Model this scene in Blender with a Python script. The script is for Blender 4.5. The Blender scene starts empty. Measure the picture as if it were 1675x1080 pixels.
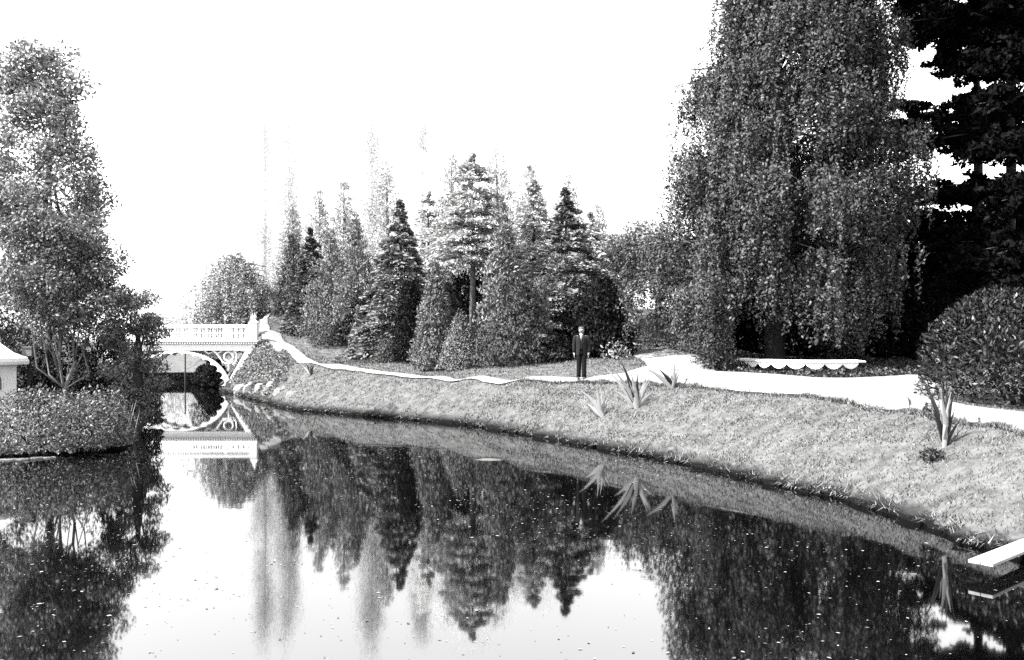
import bpy, bmesh, math
import numpy as np
from mathutils import Vector, Matrix

# ------------------------------------------------------------------ camera, sky, sun, exposure
scene = bpy.context.scene
COL = scene.collection
R = math.radians
F, CX, HY, CZ = 1450.0, 837.5, 548.0, 3.1          # focal length and horizon in photo pixels, eye height over the water

cam_data = bpy.data.cameras.new('camera')
cam = bpy.data.objects.new('camera', cam_data); COL.objects.link(cam)
cam.location = (0, 0, CZ); cam.rotation_euler = (R(90), 0, 0)
cam_data.sensor_width = 36; cam_data.lens = F / 1675 * 36
cam_data.shift_y = 8 / 1675
cam_data.clip_start = 0.1; cam_data.clip_end = 3000
scene.camera = cam

SUN_EL = R(48)
SUN = Vector((-0.92, -0.40, 0)).normalized() * math.cos(SUN_EL) + Vector((0, 0, math.sin(SUN_EL)))
world = bpy.data.worlds.new('World'); scene.world = world; world.use_nodes = True
wn, wl = world.node_tree.nodes, world.node_tree.links
wn.clear()
sky = wn.new('ShaderNodeTexSky'); sky.sky_type = 'NISHITA'; sky.sun_disc = False
sky.sun_elevation = SUN_EL; sky.sun_rotation = math.atan2(SUN.x, SUN.y)
sky.air_density = 1.5; sky.dust_density = 0.7; sky.ozone_density = 1.0
sep = wn.new('ShaderNodeSeparateColor')              # the old plate saw only the blue of the sky
bg = wn.new('ShaderNodeBackground'); bg.inputs['Strength'].default_value = 0.10
wo = wn.new('ShaderNodeOutputWorld')
wl.new(sky.outputs[0], sep.inputs[0]); wl.new(sep.outputs[2], bg.inputs['Color']); wl.new(bg.outputs[0], wo.inputs[0])

sun_data = bpy.data.lights.new('sun', 'SUN'); sun_data.energy = 4.0; sun_data.angle = R(0.5)
sun_data.color = (1, 0.995, 0.985)
sun = bpy.data.objects.new('sun', sun_data); COL.objects.link(sun)
sun.rotation_euler = SUN.to_track_quat('Z', 'Y').to_euler(); sun.location = (-30, -20, 40)

vs = scene.view_settings
vs.view_transform = 'Standard'; vs.look = 'None'; vs.gamma = 1; vs.use_curve_mapping = False
vs.exposure = 2.6
scene.render.engine = 'CYCLES'
scene.cycles.max_bounces = 8; scene.cycles.diffuse_bounces = 4; scene.cycles.glossy_bounces = 3
scene.cycles.transmission_bounces = 4; scene.cycles.transparent_max_bounces = 4
scene.cycles.use_denoising = False
scene.cycles.caustics_reflective = False; scene.cycles.caustics_refractive = False
scene.cycles.sample_clamp_indirect = 6

# ------------------------------------------------------------------ helpers
def rng(seed): return np.random.default_rng(seed)
def X(px, Y): return (px - CX) / F * Y
def Z(py, Y): return CZ - (py - HY) / F * Y
def W(px, py, Y): return (X(px, Y), Y, Z(py, Y))

def mat(name, v=0.3, rough=0.8, spec=0.3, noise=0.0, nscale=8.0, bump=0.0, bscale=30.0):
    m = bpy.data.materials.new(name); m.use_nodes = True
    n, l = m.node_tree.nodes, m.node_tree.links
    b = n['Principled BSDF']
    b.inputs['Base Color'].default_value = (v, v, v, 1); b.inputs['Roughness'].default_value = rough
    b.inputs['Specular IOR Level'].default_value = spec
    if noise > 0 or bump > 0:
        tc = n.new('ShaderNodeTexCoord')
    if noise > 0:
        t = n.new('ShaderNodeTexNoise'); t.inputs['Scale'].default_value = nscale; t.inputs['Detail'].default_value = 8
        t.inputs['Roughness'].default_value = 0.7
        mr = n.new('ShaderNodeMapRange'); mr.inputs[1].default_value = 0.3; mr.inputs[2].default_value = 0.7
        mr.inputs[3].default_value = v * (1 - noise); mr.inputs[4].default_value = v * (1 + noise)
        l.new(tc.outputs['Object'], t.inputs['Vector']); l.new(t.outputs[0], mr.inputs[0]); l.new(mr.outputs[0], b.inputs['Base Color'])
    if bump > 0:
        t2 = n.new('ShaderNodeTexNoise'); t2.inputs['Scale'].default_value = bscale; t2.inputs['Detail'].default_value = 6
        bp = n.new('ShaderNodeBump'); bp.inputs['Strength'].default_value = bump; bp.inputs['Distance'].default_value = 0.02
        l.new(tc.outputs['Object'], t2.inputs['Vector']); l.new(t2.outputs[0], bp.inputs['Height']); l.new(bp.outputs[0], b.inputs['Normal'])
    return m

def leaf_mat(name, lo, hi, rough=0.45, spec=0.4, trans=0.2, pw=2.2):
    m = bpy.data.materials.new(name); m.use_nodes = True
    n, l = m.node_tree.nodes, m.node_tree.links
    b = n['Principled BSDF']; b.inputs['Roughness'].default_value = rough; b.inputs['Specular IOR Level'].default_value = spec
    g = n.new('ShaderNodeNewGeometry')
    mr = n.new('ShaderNodeMapRange'); mr.inputs[3].default_value = lo; mr.inputs[4].default_value = hi
    pn = n.new('ShaderNodeMath'); pn.operation = 'POWER'; pn.inputs[1].default_value = pw
    l.new(g.outputs['Random Per Island'], pn.inputs[0]); l.new(pn.outputs[0], mr.inputs[0]); l.new(mr.outputs[0], b.inputs['Base Color'])
    if trans > 0:
        t = n.new('ShaderNodeBsdfTranslucent'); mx = n.new('ShaderNodeMixShader'); mx.inputs[0].default_value = trans
        l.new(mr.outputs[0], t.inputs['Color']); l.new(b.outputs[0], mx.inputs[1]); l.new(t.outputs[0], mx.inputs[2])
        l.new(mx.outputs[0], n['Material Output'].inputs['Surface'])
    return m

def link(o, parent=None, label=None, cat=None, group=None, kind=None):
    COL.objects.link(o)
    if parent is not None: o.parent = parent
    if label: o['label'] = label
    if cat: o['category'] = cat
    if group: o['group'] = group
    if kind: o['kind'] = kind
    return o

def empty(name, loc, label, cat, group=None, rz=0):
    e = bpy.data.objects.new(name, None); e.location = loc; e.rotation_euler = (0, 0, rz); e.empty_display_size = 0.2
    return link(e, None, label, cat, group)

def me_np(name, V, Fq, m, smooth=False):
    """V (n,3), Fq (k,3|4) arrays -> mesh"""
    me = bpy.data.meshes.new(name)
    V = np.ascontiguousarray(V, dtype=np.float32); Fq = np.ascontiguousarray(Fq, dtype=np.int32)
    k, c = Fq.shape
    me.vertices.add(len(V)); me.vertices.foreach_set('co', V.ravel())
    me.loops.add(k * c); me.loops.foreach_set('vertex_index', Fq.ravel())
    me.polygons.add(k); me.polygons.foreach_set('loop_start', np.arange(0, k * c, c, dtype=np.int32))
    me.polygons.foreach_set('loop_total', np.full(k, c, dtype=np.int32))
    if smooth: me.polygons.foreach_set('use_smooth', np.ones(k, dtype=bool))
    me.update(calc_edges=True); me.validate()
    if m: me.materials.append(m)
    return me

class MB:
    """collects boxes, tubes and plates into one mesh"""
    def __init__(self): self.v, self.f = [], []
    def add(self, v, f):
        o = len(self.v); self.v += [tuple(p) for p in v]; self.f += [tuple(i + o for i in q) for q in f]
    def box(self, x0, x1, y0, y1, z0, z1):
        self.add([(x0,y0,z0),(x1,y0,z0),(x1,y1,z0),(x0,y1,z0),(x0,y0,z1),(x1,y0,z1),(x1,y1,z1),(x0,y1,z1)],
                 [(3,2,1,0),(4,5,6,7),(0,1,5,4),(1,2,6,5),(2,3,7,6),(3,0,4,7)])
    def tube(self, pts, rad, n=8, cap=True):
        pts = [Vector(p) for p in pts]; ring = []; vs_ = []
        for i, p in enumerate(pts):
            d = (pts[min(i+1, len(pts)-1)] - pts[max(i-1, 0)])
            d = d.normalized() if d.length > 1e-9 else Vector((0,0,1))
            a = d.cross(Vector((0.31, 1, 0.17))).normalized(); b = d.cross(a)
            r = rad[i] if hasattr(rad, '__len__') else rad
            for k in range(n):
                t = 2*math.pi*k/n; vs_.append(p + (a*math.cos(t) + b*math.sin(t))*r)
        f = []
        for i in range(len(pts)-1):
            for k in range(n):
                f.append((i*n+k, i*n+(k+1)%n, (i+1)*n+(k+1)%n, (i+1)*n+k))
        if cap:
            f.append(tuple(range(n-1, -1, -1))); f.append(tuple(range((len(pts)-1)*n, len(pts)*n)))
        self.add(vs_, f)
    def lathe(self, prof, c=(0,0,0), n=12, a0=0):
        vs_ = [(c[0]+r*math.cos(a0+2*math.pi*k/n), c[1]+r*math.sin(a0+2*math.pi*k/n), c[2]+z) for r, z in prof for k in range(n)]
        f = [(i*n+k, i*n+(k+1)%n, (i+1)*n+(k+1)%n, (i+1)*n+k) for i in range(len(prof)-1) for k in range(n)]
        f.append(tuple(range(n-1, -1, -1))); f.append(tuple(range((len(prof)-1)*n, len(prof)*n)))
        self.add(vs_, f)
    def strip(self, A, B, y0, y1):
        """plate between two polylines of (x,z) in the xz plane, thick from y0 to y1"""
        n = len(A); v = []
        for y in (y0, y1):
            v += [(a[0], y, a[1]) for a in A] + [(b[0], y, b[1]) for b in B]
        f = []
        for i in range(n-1):
            f.append((i, i+1, n+i+1, n+i)); f.append((2*n+i+1, 2*n+i, 3*n+i, 3*n+i+1))
            f.append((i+1, i, 2*n+i, 2*n+i+1)); f.append((n+i, n+i+1, 3*n+i+1, 3*n+i))
        f.append((0, n, 3*n, 2*n)); f.append((n-1, 3*n-1, 4*n-1, 2*n-1))
        self.add(v, f)
    def loft(self, rings, n=14):
        """rings of (cx,cy,z,rx,ry)"""
        v = [(cx+rx*math.cos(2*math.pi*k/n), cy+ry*math.sin(2*math.pi*k/n), z) for cx,cy,z,rx,ry in rings for k in range(n)]
        f = [(i*n+k, i*n+(k+1)%n, (i+1)*n+(k+1)%n, (i+1)*n+k) for i in range(len(rings)-1) for k in range(n)]
        f.append(tuple(range(n-1,-1,-1))); f.append(tuple(range((len(rings)-1)*n, len(rings)*n)))
        self.add(v, f)
    def mesh(self, name, m, smooth=False, bevel=0.0):
        me = bpy.data.meshes.new(name); me.from_pydata(self.v, [], self.f)
        if bevel > 0:
            bm = bmesh.new(); bm.from_mesh(me)
            bmesh.ops.bevel(bm, geom=[e for e in bm.edges if e.is_manifold and e.calc_face_angle(0) > 0.6], offset=bevel, segments=1, affect='EDGES')
            bm.to_mesh(me); bm.free()
        bm = bmesh.new(); bm.from_mesh(me); bmesh.ops.recalc_face_normals(bm, faces=bm.faces); bm.to_mesh(me); bm.free()
        if smooth: me.polygons.foreach_set('use_smooth', np.ones(len(me.polygons), dtype=bool))
        me.materials.append(m); me.update(); return me
    def obj(self, name, m, parent=None, smooth=False, bevel=0.0, **k):
        return link(bpy.data.objects.new(name, self.mesh(name, m, smooth, bevel)), parent, **k)

def norm(a): return a / np.maximum(np.linalg.norm(a, axis=1, keepdims=True), 1e-9)

def diamonds(P, D, S, L, Wd):
    n = len(P); D = norm(D); S = norm(S - (S*D).sum(1, keepdims=True)*D)
    L = np.broadcast_to(np.asarray(L, float), (n,))[:, None]; Wd = np.broadcast_to(np.asarray(Wd, float), (n,))[:, None]
    N = np.cross(D, S)
    V = np.stack([P - D*L, P + S*Wd - D*L*0.1 + N*Wd*0.25, P + D*L, P - S*Wd - D*L*0.1 + N*Wd*0.25], axis=1).reshape(-1, 3)
    return V, np.arange(4*n).reshape(n, 4)

def leaves(name, P, D, S, L, Wd, m, parent, **k):
    V, Fq = diamonds(P, D, S, L, Wd)
    if parent is not None and parent.location.y > 49.5:          # far foliage: one triangle a leaf
        n = len(P); V = V.reshape(n, 4, 3)[:, [0, 1, 3]] + (V.reshape(n, 4, 3)[:, [2]] - V.reshape(n, 4, 3)[:, [0]])*np.array([0, 0.25, 0.25])[None, :, None]
        V = V.reshape(-1, 3); Fq = np.arange(3*n).reshape(n, 3)
    return link(bpy.data.objects.new(name, me_np(name, V, Fq, m)), parent, **k)

def rdir(r, n): return norm(r.normal(size=(n, 3)))

# ------------------------------------------------------------------ materials (a black and white plate: greys only)
M = {}
M['soil']   = mat('soil', 0.02, 0.95, 0.1, 0.5, 3)
M['gravel'] = mat('gravel', 0.17, 0.95, 0.1, 0.35, 3, 0.8, 40)
M['bark']   = mat('bark', 0.03, 0.9, 0.2, 0.5, 9, 0.8, 40)
M['palebark'] = mat('pale_bark', 0.10, 0.85, 0.2, 0.4, 7, 0.7, 40)
M['glarebark'] = mat('glare_white_bark', 0.5, 0.8, 0.2, 0.25, 7, 0.4, 30)  # poplar trunks whitened in colour so they dissolve into the sky glare
M['white']  = mat('white_paint', 0.68, 0.55, 0.3, 0.10, 5)
M['stone']  = mat('pale_stone', 0.13, 0.9, 0.2, 0.35, 4, 0.8, 12)
M['board']  = mat('weathered_board', 0.28, 0.8, 0.2, 0.2, 6, 0.5, 40)
M['slate']  = mat('grey_wood', 0.10, 0.8, 0.2, 0.2, 8)
M['dark']   = mat('dark_opening', 0.015, 0.6, 0.4)
M['skin']   = mat('skin', 0.15, 0.5, 0.3)
M['cloth']  = mat('dark_suit', 0.011, 0.95, 0.1, 0.4, 30)
M['trouser'] = mat('black_trousers', 0.004, 0.95, 0.1, 0.3, 40)
M['shirt']  = mat('white_shirt', 0.28, 0.9, 0.1)
M['hair']   = mat('fair_hair', 0.05, 0.6, 0.3, 0.4, 60)
M['shoe']   = mat('black_leather', 0.006, 0.4, 0.4)

M['grass']  = leaf_mat('grass_blades', 0.022, 0.19, 0.7, 0.1, 0.15, 1.3)
M['beech']  = leaf_mat('beech_leaves', 0.010, 0.075, 0.55, 0.15, 0.05, 1.3)
M['cyp']    = leaf_mat('cypress_sprays', 0.015, 0.085, 0.65, 0.12, 0.04, 1.2)
M['cypb']   = leaf_mat('bright_cypress_sprays', 0.045, 0.16, 0.65, 0.12, 0.04, 1.1)
M['cypd']   = leaf_mat('dusky_cypress_sprays', 0.008, 0.05, 0.65, 0.12, 0.03, 1.2)
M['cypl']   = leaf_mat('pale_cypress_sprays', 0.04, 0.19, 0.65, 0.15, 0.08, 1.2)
M['fir']    = leaf_mat('fir_needles', 0.025, 0.12, 0.65, 0.12, 0.05, 1.2)
M['yew']    = leaf_mat('yew_needles', 0.002, 0.026, 0.7, 0.05, 0.0, 2.2)
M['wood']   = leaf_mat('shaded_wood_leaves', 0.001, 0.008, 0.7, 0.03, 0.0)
M['pale']   = leaf_mat('glare_white_leaves', 0.62, 0.85, 0.6, 0.2, 0.5, 1)  # sky glare over far crowns is put into this near-white leaf colour
M['popl']   = leaf_mat('glare_paled_poplar_leaves', 0.30, 0.62, 0.6, 0.2, 0.4, 1)  # leaf colour lifted to carry the sky glare on the poplars
M['glarec']  = leaf_mat('glare_paled_sprays', 0.14, 0.50, 0.6, 0.2, 0.2, 1.2)  # glare fading the back conifers is painted into these light sprays
M['broad']  = leaf_mat('broad_leaves', 0.02, 0.20, 0.5, 0.2, 0.12, 1.3)
M['willow'] = leaf_mat('willow_leaves', 0.05, 0.34, 0.55, 0.2, 0.2, 1.2)
M['rhodo']  = leaf_mat('rhododendron_leaves', 0.0015, 0.036, 0.38, 0.15, 0.0, 2.5)
M['ivy']    = leaf_mat('ivy_leaves', 0.005, 0.07, 0.5, 0.2, 0.05, 2)
M['yucca']  = leaf_mat('yucca_blades', 0.14, 0.30, 0.5, 0.25, 0.1, 1)
M['yuccad'] = leaf_mat('dark_yucca_blades', 0.004, 0.03, 0.5, 0.2, 0.05, 1)
M['petal']  = leaf_mat('floating_petals', 0.05, 0.30, 0.7, 0.1, 0.0)

# water: dark pond, mirror smooth
def water_mat():
    m = bpy.data.materials.new('pond_water'); m.use_nodes = True
    n, l = m.node_tree.nodes, m.node_tree.links; b = n['Principled BSDF']
    b.inputs['Base Color'].default_value = (0.0008, 0.0008, 0.0008, 1); b.inputs['Roughness'].default_value = 0.03
    b.inputs['IOR'].default_value = 2.85
    tc = n.new('ShaderNodeTexCoord'); mp = n.new('ShaderNodeMapping'); mp.inputs['Scale'].default_value = (0.5, 1.6, 1)
    t = n.new('ShaderNodeTexNoise'); t.inputs['Scale'].default_value = 1.1; t.inputs['Detail'].default_value = 3
    p2 = n.new('ShaderNodeMapping'); p2.inputs['Scale'].default_value = (0.05, 0.22, 1)
    t2 = n.new('ShaderNodeTexNoise'); t2.inputs['Scale'].default_value = 1.0; t2.inputs['Detail'].default_value = 2      # breaths of wind
    mr = n.new('ShaderNodeMapRange'); mr.inputs[1].default_value = 0.45; mr.inputs[2].default_value = 0.65; mr.inputs[3].default_value = 0.022; mr.inputs[4].default_value = 0.10
    bp = n.new('ShaderNodeBump'); bp.inputs['Distance'].default_value = 0.012
    l.new(tc.outputs['Object'], mp.inputs['Vector']); l.new(mp.outputs[0], t.inputs['Vector'])
    l.new(tc.outputs['Object'], p2.inputs['Vector']); l.new(p2.outputs[0], t2.inputs['Vector']); l.new(t2.outputs[0], mr.inputs[0]); l.new(mr.outputs[0], bp.inputs['Strength'])
    l.new(t.outputs[0], bp.inputs['Height']); l.new(bp.outputs[0], b.inputs['Normal'])
    return m
M['water'] = water_mat()

# ------------------------------------------------------------------ terrain
def wl_Y(py): return F * CZ / (py - HY)          # depth of a point on the water
def shore_px(l): return [(X(a, wl_Y(b)), wl_Y(b)) for a, b in l]
SHORE = [(9.4, 4.5), (8.9, 9.5), (8.2, 11.4)] + shore_px([(1660, 905), (1590, 888), (1542, 866), (1495, 853), (1448, 837), (1369, 815), (1275, 793),
        (1180, 771), (1080, 750), (1010, 738), (887, 715), (765, 695), (680, 687.5), (602, 681), (540, 675), (484, 670), (432, 657), (392, 646), (365, 640)]) + \
        [(-16.5, 50.6), (-17.6, 53.4), (-19.4, 56.8), (-22.7, 57.2), (-26, 56.5), (-28, 53.5), (-25, 51.4), (-21.4, 50.3), (-20.9, 48.9),
         (-20.6, 46.5), (-19.0, 41.5), (-16.2, 36), (-14.2, 31), (-12.0, 27), (-10.9, 24.8), (-11.2, 23.6), (-13.2, 22.7), (-17, 22.3), (-22, 21.5),
         (-28, 19), (-32, 12), (-30, 4.5), (-10, 4.2)]
def catmull(P, step=0.35, closed=True):
    P = [np.array(p, float) for p in P]; n = len(P); out = []
    for i in range(n if closed else n-1):
        if closed: a, b, c, d = P[i-1], P[i], P[(i+1) % n], P[(i+2) % n]
        else: a, b, c, d = P[max(i-1,0)], P[i], P[i+1], P[min(i+2,n-1)]
        k = max(2, int(np.linalg.norm(c-b)/step))
        for j in range(k):
            t = j/k
            out.append(0.5*((2*b)+(c-a)*t+(2*a-5*b+4*c-d)*t*t+(3*b-a-3*c+d)*t**3))
    if not closed: out.append(P[-1])
    return np.array(out)
POND = catmull(SHORE)
_r = rng(1)
_w = np.convolve(np.tile(_r.normal(size=len(POND)), 3), np.ones(3)/3, 'same')[len(POND):2*len(POND)]
_t = np.roll(POND, -1, 0) - np.roll(POND, 1, 0); _nrm = np.stack([_t[:,1], -_t[:,0]], 1); _nrm /= np.linalg.norm(_nrm, axis=1, keepdims=True)
POND = POND + _nrm * (_w * 0.07)[:, None]

def inside(P, poly):
    x, y = P[:,0], P[:,1]; c = np.zeros(len(P), bool)
    a = poly; b = np.roll(poly, -1, 0)
    for (x0, y0), (x1, y1) in zip(a, b):
        if y0 == y1: continue
        c ^= ((y0 > y) != (y1 > y)) & (x < (x1-x0)*(y-y0)/(y1-y0)+x0)
    return c
def sdist(P, poly):
    """signed distance, + outside; and nearest point"""
    best = np.full(len(P), 1e9); near = np.zeros((len(P), 2))
    b = np.roll(poly, -1, 0)
    for p0, p1 in zip(poly, b):
        d = p1-p0; t = np.clip(((P-p0)@d)/max(d@d, 1e-9), 0, 1); q = p0+t[:,None]*d
        e = ((P-q)**2).sum(1); k = e < best; best[k] = e[k]; near[k] = q[k]
    s = np.sqrt(best); s[inside(P, poly)] *= -1
    return s, near

# edges of the paths: (near/left edge), (far/right edge), each (px, py, depth)
STRIP_MAIN = [((1800,735,14.0),(1800,690,18.6)), ((1675,709,16.0),(1675,677,19.7)), ((1600,697,17.1),(1600,668,21.2)), ((1561,691,17.7),(1552,655,23.5)),
              ((1507,680,18.5),(1515,617,33)), ((1464,673,19.3),(1440,618,32)), ((1364,655,21.1),(1364,620,31.2)), ((1275,647,22.5),(1275,618,32)), ((1140,634,25.1),(1181,615,32.8)),
              ((1100,631.5,26),(1120,608,33.2)), ((1060,629,26.8),(1062,601,33.4))]
STRIP_LEFT = [((1062,629,26.8),(1062,601,33.4)), ((1000,627,27.9),(1000,617,31.3)), ((951,626,29.0),(951,620,30.9)), ((850,624,31.0),(850,622.5,31.9)),
              ((765,622,33.0),(765,620.5,33.8)), ((700,620.5,35),(700,617.5,36.2)), ((640,616,36.3),(640,611,38.2)), ((590,610,37.6),(590,604,39.8)), ((560,606,39.5),(560,598,41.8)),
              ((500,596,43),(500,584,46)), ((470,579,45.9),(477,566,49.3)), ((441,562,48.9),(452,545,52.5)), ((427,545,51.4),(439,530,55)),
              ((425,528,55),(440,518,58)), ((438,515,60),(458,511,61)), ((480,508,66),(490,508,64))]
STRIP_BR = [((1060,604,32.8),(1178,614,32.9)), ((1054,594,35),(1149,588,35.6)), ((1040,586,37),(1115,577,38)), ((1026,576,40),(1072,569,41)),
            ((1010,566,44),(1040,564,45)), ((1005,556,48),(1028,553,50))]
CTRL = []
for st in (STRIP_MAIN, STRIP_LEFT, STRIP_BR):
    for a, b in st: CTRL += [W(*a), W(*b)]
CTRL += [W(*p) for p in [(700,612,39), (770,607,37.4), (860,600,36), (960,590,36.8), (580,583,47), (520,555,51), (465,520,58), (1035,523,56),
        (430,614,44.6), (470,603,42.2), (1300,612,34.5), (1400,611,33.6)]]
CTRL += [(-8,52,3.3), (0,50,3.1), (6,50,3.0), (-5,70,5), (10,70,5.2), (-16,66,5), (12,38.5,1.9), (20,30,1.5), (22,45,2.4), (30,60,3.8), (30,20,1.4),
         (-22,60,0.45), (-26,66,0.7), (-30,78,1.1), (-32,100,1.6), (-20,85,2.6), (-14,26,0.6), (-16,27.5,0.75), (-14,33,0.8), (-20,40,1.0), (-25,47,1.8),
         (-24.6,49.5,2.6), (-30,40,1.4), (-25,30,0.9), (-15.6,49.5,0.5), (-14.4,49.6,2.5), (-13.9,50.4,2.8), (0,0,1.45), (6,0,1.4), (-8,0,1.45), (-20,0,1.3),
         (13,4,1.2), (13,10,1.2), (10.2,13,0.85), (40,40,2.5), (-40,20,1.5), (-40,60,1.5), (20,0,1.3), (35,5,1.4), (0,95,5), (30,95,5)]
for i in range(0, len(POND), 4): CTRL.append((POND[i,0], POND[i,1], 0.12))
CTRL = np.array(CTRL)
def _tps():
    P, z = CTRL[:,:2], CTRL[:,2]; n = len(P)
    d2 = ((P[:,None]-P[None])**2).sum(-1); K = -np.sqrt(d2 + 1.6) - np.eye(n)*0.008
    A = np.zeros((n+3, n+3)); A[:n,:n] = K; A[:n,n] = 1; A[:n,n+1:] = P; A[n,:n] = 1; A[n+1:,:n] = P.T
    return np.linalg.solve(A, np.concatenate([z, np.zeros(3)]))
TPSW = _tps()
def land(P):
    out = np.zeros(len(P)); n = len(CTRL)
    for i in range(0, len(P), 4000):
        Q = P[i:i+4000]
        d2 = ((Q[:,None]-CTRL[None,:,:2])**2).sum(-1)
        U = -np.sqrt(d2 + 1.6)
        out[i:i+4000] = U@TPSW[:n] + TPSW[n] + Q@TPSW[n+1:]
    c = np.hypot(P[:,0]+2, P[:,1]-45); w = np.clip((c-55)/45, 0, 1); w = w*w*(3-2*w)
    far = 3.2 + 1.2*np.sin(P[:,0]*0.02)*np.cos(P[:,1]*0.017)
    return np.clip(out*(1-w)+far*w, 0.085, 9)
def gz(x, y): return float(land(np.array([[x, y]]))[0])
def gza(P): return land(np.asarray(P)[:, :2])

def graded(a, b, step, lo, hi, g=1.18):
    c = list(np.arange(a, b+1e-6, step)); s = step; x = a; L = []
    while x > lo: s *= g; x -= s; L.append(x)
    s = step; x = c[-1]; H = []
    while x < hi: s *= g; x += s; H.append(x)
    return np.array(L[::-1] + c + H)
GX = graded(-24, 17, 0.25, -700, 700); GY = graded(4, 62, 0.25, -250, 1200)
gx, gy = np.meshgrid(GX, GY); GP = np.stack([gx.ravel(), gy.ravel()], 1)
s, near = sdist(GP, POND)
snap = np.abs(s) < 0.17
GP2 = GP.copy(); GP2[snap] = near[snap]
gz_all = land(GP2)
_r = rng(5)
zz = gz_all.copy() + np.where((s > 0.4), _r.normal(size=len(zz if False else gz_all))*0.005, 0)
zz[(~snap) & (s < 0)] = np.maximum(-0.9, -0.35 + 0.3*s[(~snap) & (s < 0)])
zz[snap] = 0.085 + _r.normal(size=snap.sum())*0.022
_v = near - GP; _in = s < 0; _u = np.where(_in[:,None], -_v, _v) / np.maximum(np.abs(s), 1e-6)[:,None]      # unit vector from land to water
GP2[snap] = near[snap] + _u[snap]*(0.10 + _r.normal(size=(snap.sum(),1))*0.07)                              # turf overhangs the water
under = (~snap) & (s < 0) & (s > -0.43); GP2[under] = near[under] - _u[under]*0.08; zz[under] = -0.25
nx, ny = len(GX), len(GY)
idx = np.arange(nx*ny).reshape(ny, nx)
Fq = np.stack([idx[:-1,:-1], idx[:-1,1:], idx[1:,1:], idx[1:,:-1]], -1).reshape(-1, 4)
def ground_mat():
    m = bpy.data.materials.new('turf_ground'); m.use_nodes = True
    n, l = m.node_tree.nodes, m.node_tree.links; b = n['Principled BSDF']; b.inputs['Roughness'].default_value = 0.95
    b.inputs['Specular IOR Level'].default_value = 0.1
    tc = n.new('ShaderNodeTexCoord'); g = n.new('ShaderNodeNewGeometry'); sx = n.new('ShaderNodeSeparateXYZ'); l.new(g.outputs['Normal'], sx.inputs[0])
    t = n.new('ShaderNodeTexNoise'); t.inputs['Scale'].default_value = 3.0; t.inputs['Detail'].default_value = 10; t.inputs['Roughness'].default_value = 0.75
    l.new(tc.outputs['Object'], t.inputs['Vector'])
    mr = n.new('ShaderNodeMapRange'); mr.inputs[1].default_value = 0.32; mr.inputs[2].default_value = 0.68; mr.inputs[3].default_value = 0.022; mr.inputs[4].default_value = 0.10
    l.new(t.outputs[0], mr.inputs[0])
    st = n.new('ShaderNodeMapRange'); st.inputs[1].default_value = 0.72; st.inputs[2].default_value = 0.86   # bare wet earth on the cut bank, blackened further to carry undercut shade
    l.new(sx.outputs['Z'], st.inputs[0])
    mx = n.new('ShaderNodeMix'); mx.data_type = 'FLOAT'; mx.inputs[2].default_value = 0.002
    px_ = n.new('ShaderNodeSeparateXYZ'); l.new(g.outputs['Position'], px_.inputs[0]); hi = n.new('ShaderNodeMapRange'); hi.inputs[1].default_value = 0.10; hi.inputs[2].default_value = 0.30
    l.new(px_.outputs['Z'], hi.inputs[0]); mxx = n.new('ShaderNodeMath'); mxx.operation = 'MAXIMUM'; l.new(st.outputs[0], mxx.inputs[0]); l.new(hi.outputs[0], mxx.inputs[1])
    l.new(mxx.outputs[0], mx.inputs[0]); l.new(mr.outputs[0], mx.inputs[3]); l.new(mx.outputs[0], b.inputs['Base Color'])
    return m
M['turf'] = ground_mat()
ground = link(bpy.data.objects.new('ground', me_np('ground', np.column_stack([GP2, zz]), Fq, M['turf'])), kind='structure', label='grassy banks and rising ground round the pond')

# pond
pv = np.column_stack([POND + _nrm*0, np.zeros(len(POND))])
wx = np.array([(-34,2,0),(12,2,0),(12,60,0),(-34,60,0)], float)
water = link(bpy.data.objects.new('pond_water', me_np('pond_water', wx, np.array([[0,1,2,3]]), M['water'])), kind='structure', label='still dark pond water mirroring the trees')

# paths
PATHPOLY = []
def path(name, st, lift, label):
    A = catmull([W(*a)[:2] for a, b in st], 0.35, False); B = catmull([W(*b)[:2] for a, b in st], 0.35, False)
    n = 120
    def res(P):
        d = np.concatenate([[0], np.cumsum(np.linalg.norm(np.diff(P, axis=0), axis=1))]); u = np.linspace(0, d[-1], n)
        return np.stack([np.interp(u, d, P[:,0]), np.interp(u, d, P[:,1])], 1)
    # keep the pairing: resample by control index
    k = len(st); ua = np.linspace(0, k-1, n)
    def pair(side):
        Q = np.array([W(*p[side])[:2] for p in st]); out = []
        for u in ua:
            i = min(int(u), k-2); t = u-i; a, b, c, d = Q[max(i-1,0)], Q[i], Q[i+1], Q[min(i+2,k-1)]
            out.append(0.5*((2*b)+(c-a)*t+(2*a-5*b+4*c-d)*t*t+(3*b-a-3*c+d)*t**3))
        return np.array(out)
    A, B = pair(0), pair(1); _q = rng(len(name)); A = A + _q.normal(size=A.shape)*0.03; B = B + _q.normal(size=B.shape)*0.03
    PATHPOLY.append(np.concatenate([A, B[::-1]]))
    m = 26; T = np.linspace(0, 1, m)
    G = A[:,None]*(1-T)[None,:,None] + B[:,None]*T[None,:,None]; V = G.reshape(-1, 2)
    V3 = np.column_stack([V, land(V) + lift])
    idx = np.arange(n*m).reshape(n, m)
    Fq = np.stack([idx[:-1,:-1], idx[:-1,1:], idx[1:,1:], idx[1:,:-1]], -1).reshape(-1, 4)
    return link(bpy.data.objects.new(name, me_np(name, V3, Fq, M['gravel'], True)), kind='structure', label=label)
path('gravel_path', STRIP_MAIN, 0.045, 'broad pale gravel path along the lawn to the right')
path('gravel_path', STRIP_LEFT, 0.050, 'pale gravel path curving past the standing person to the bridge')
path('gravel_path', STRIP_BR, 0.055, 'pale gravel branch path rising between the trees')

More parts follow.
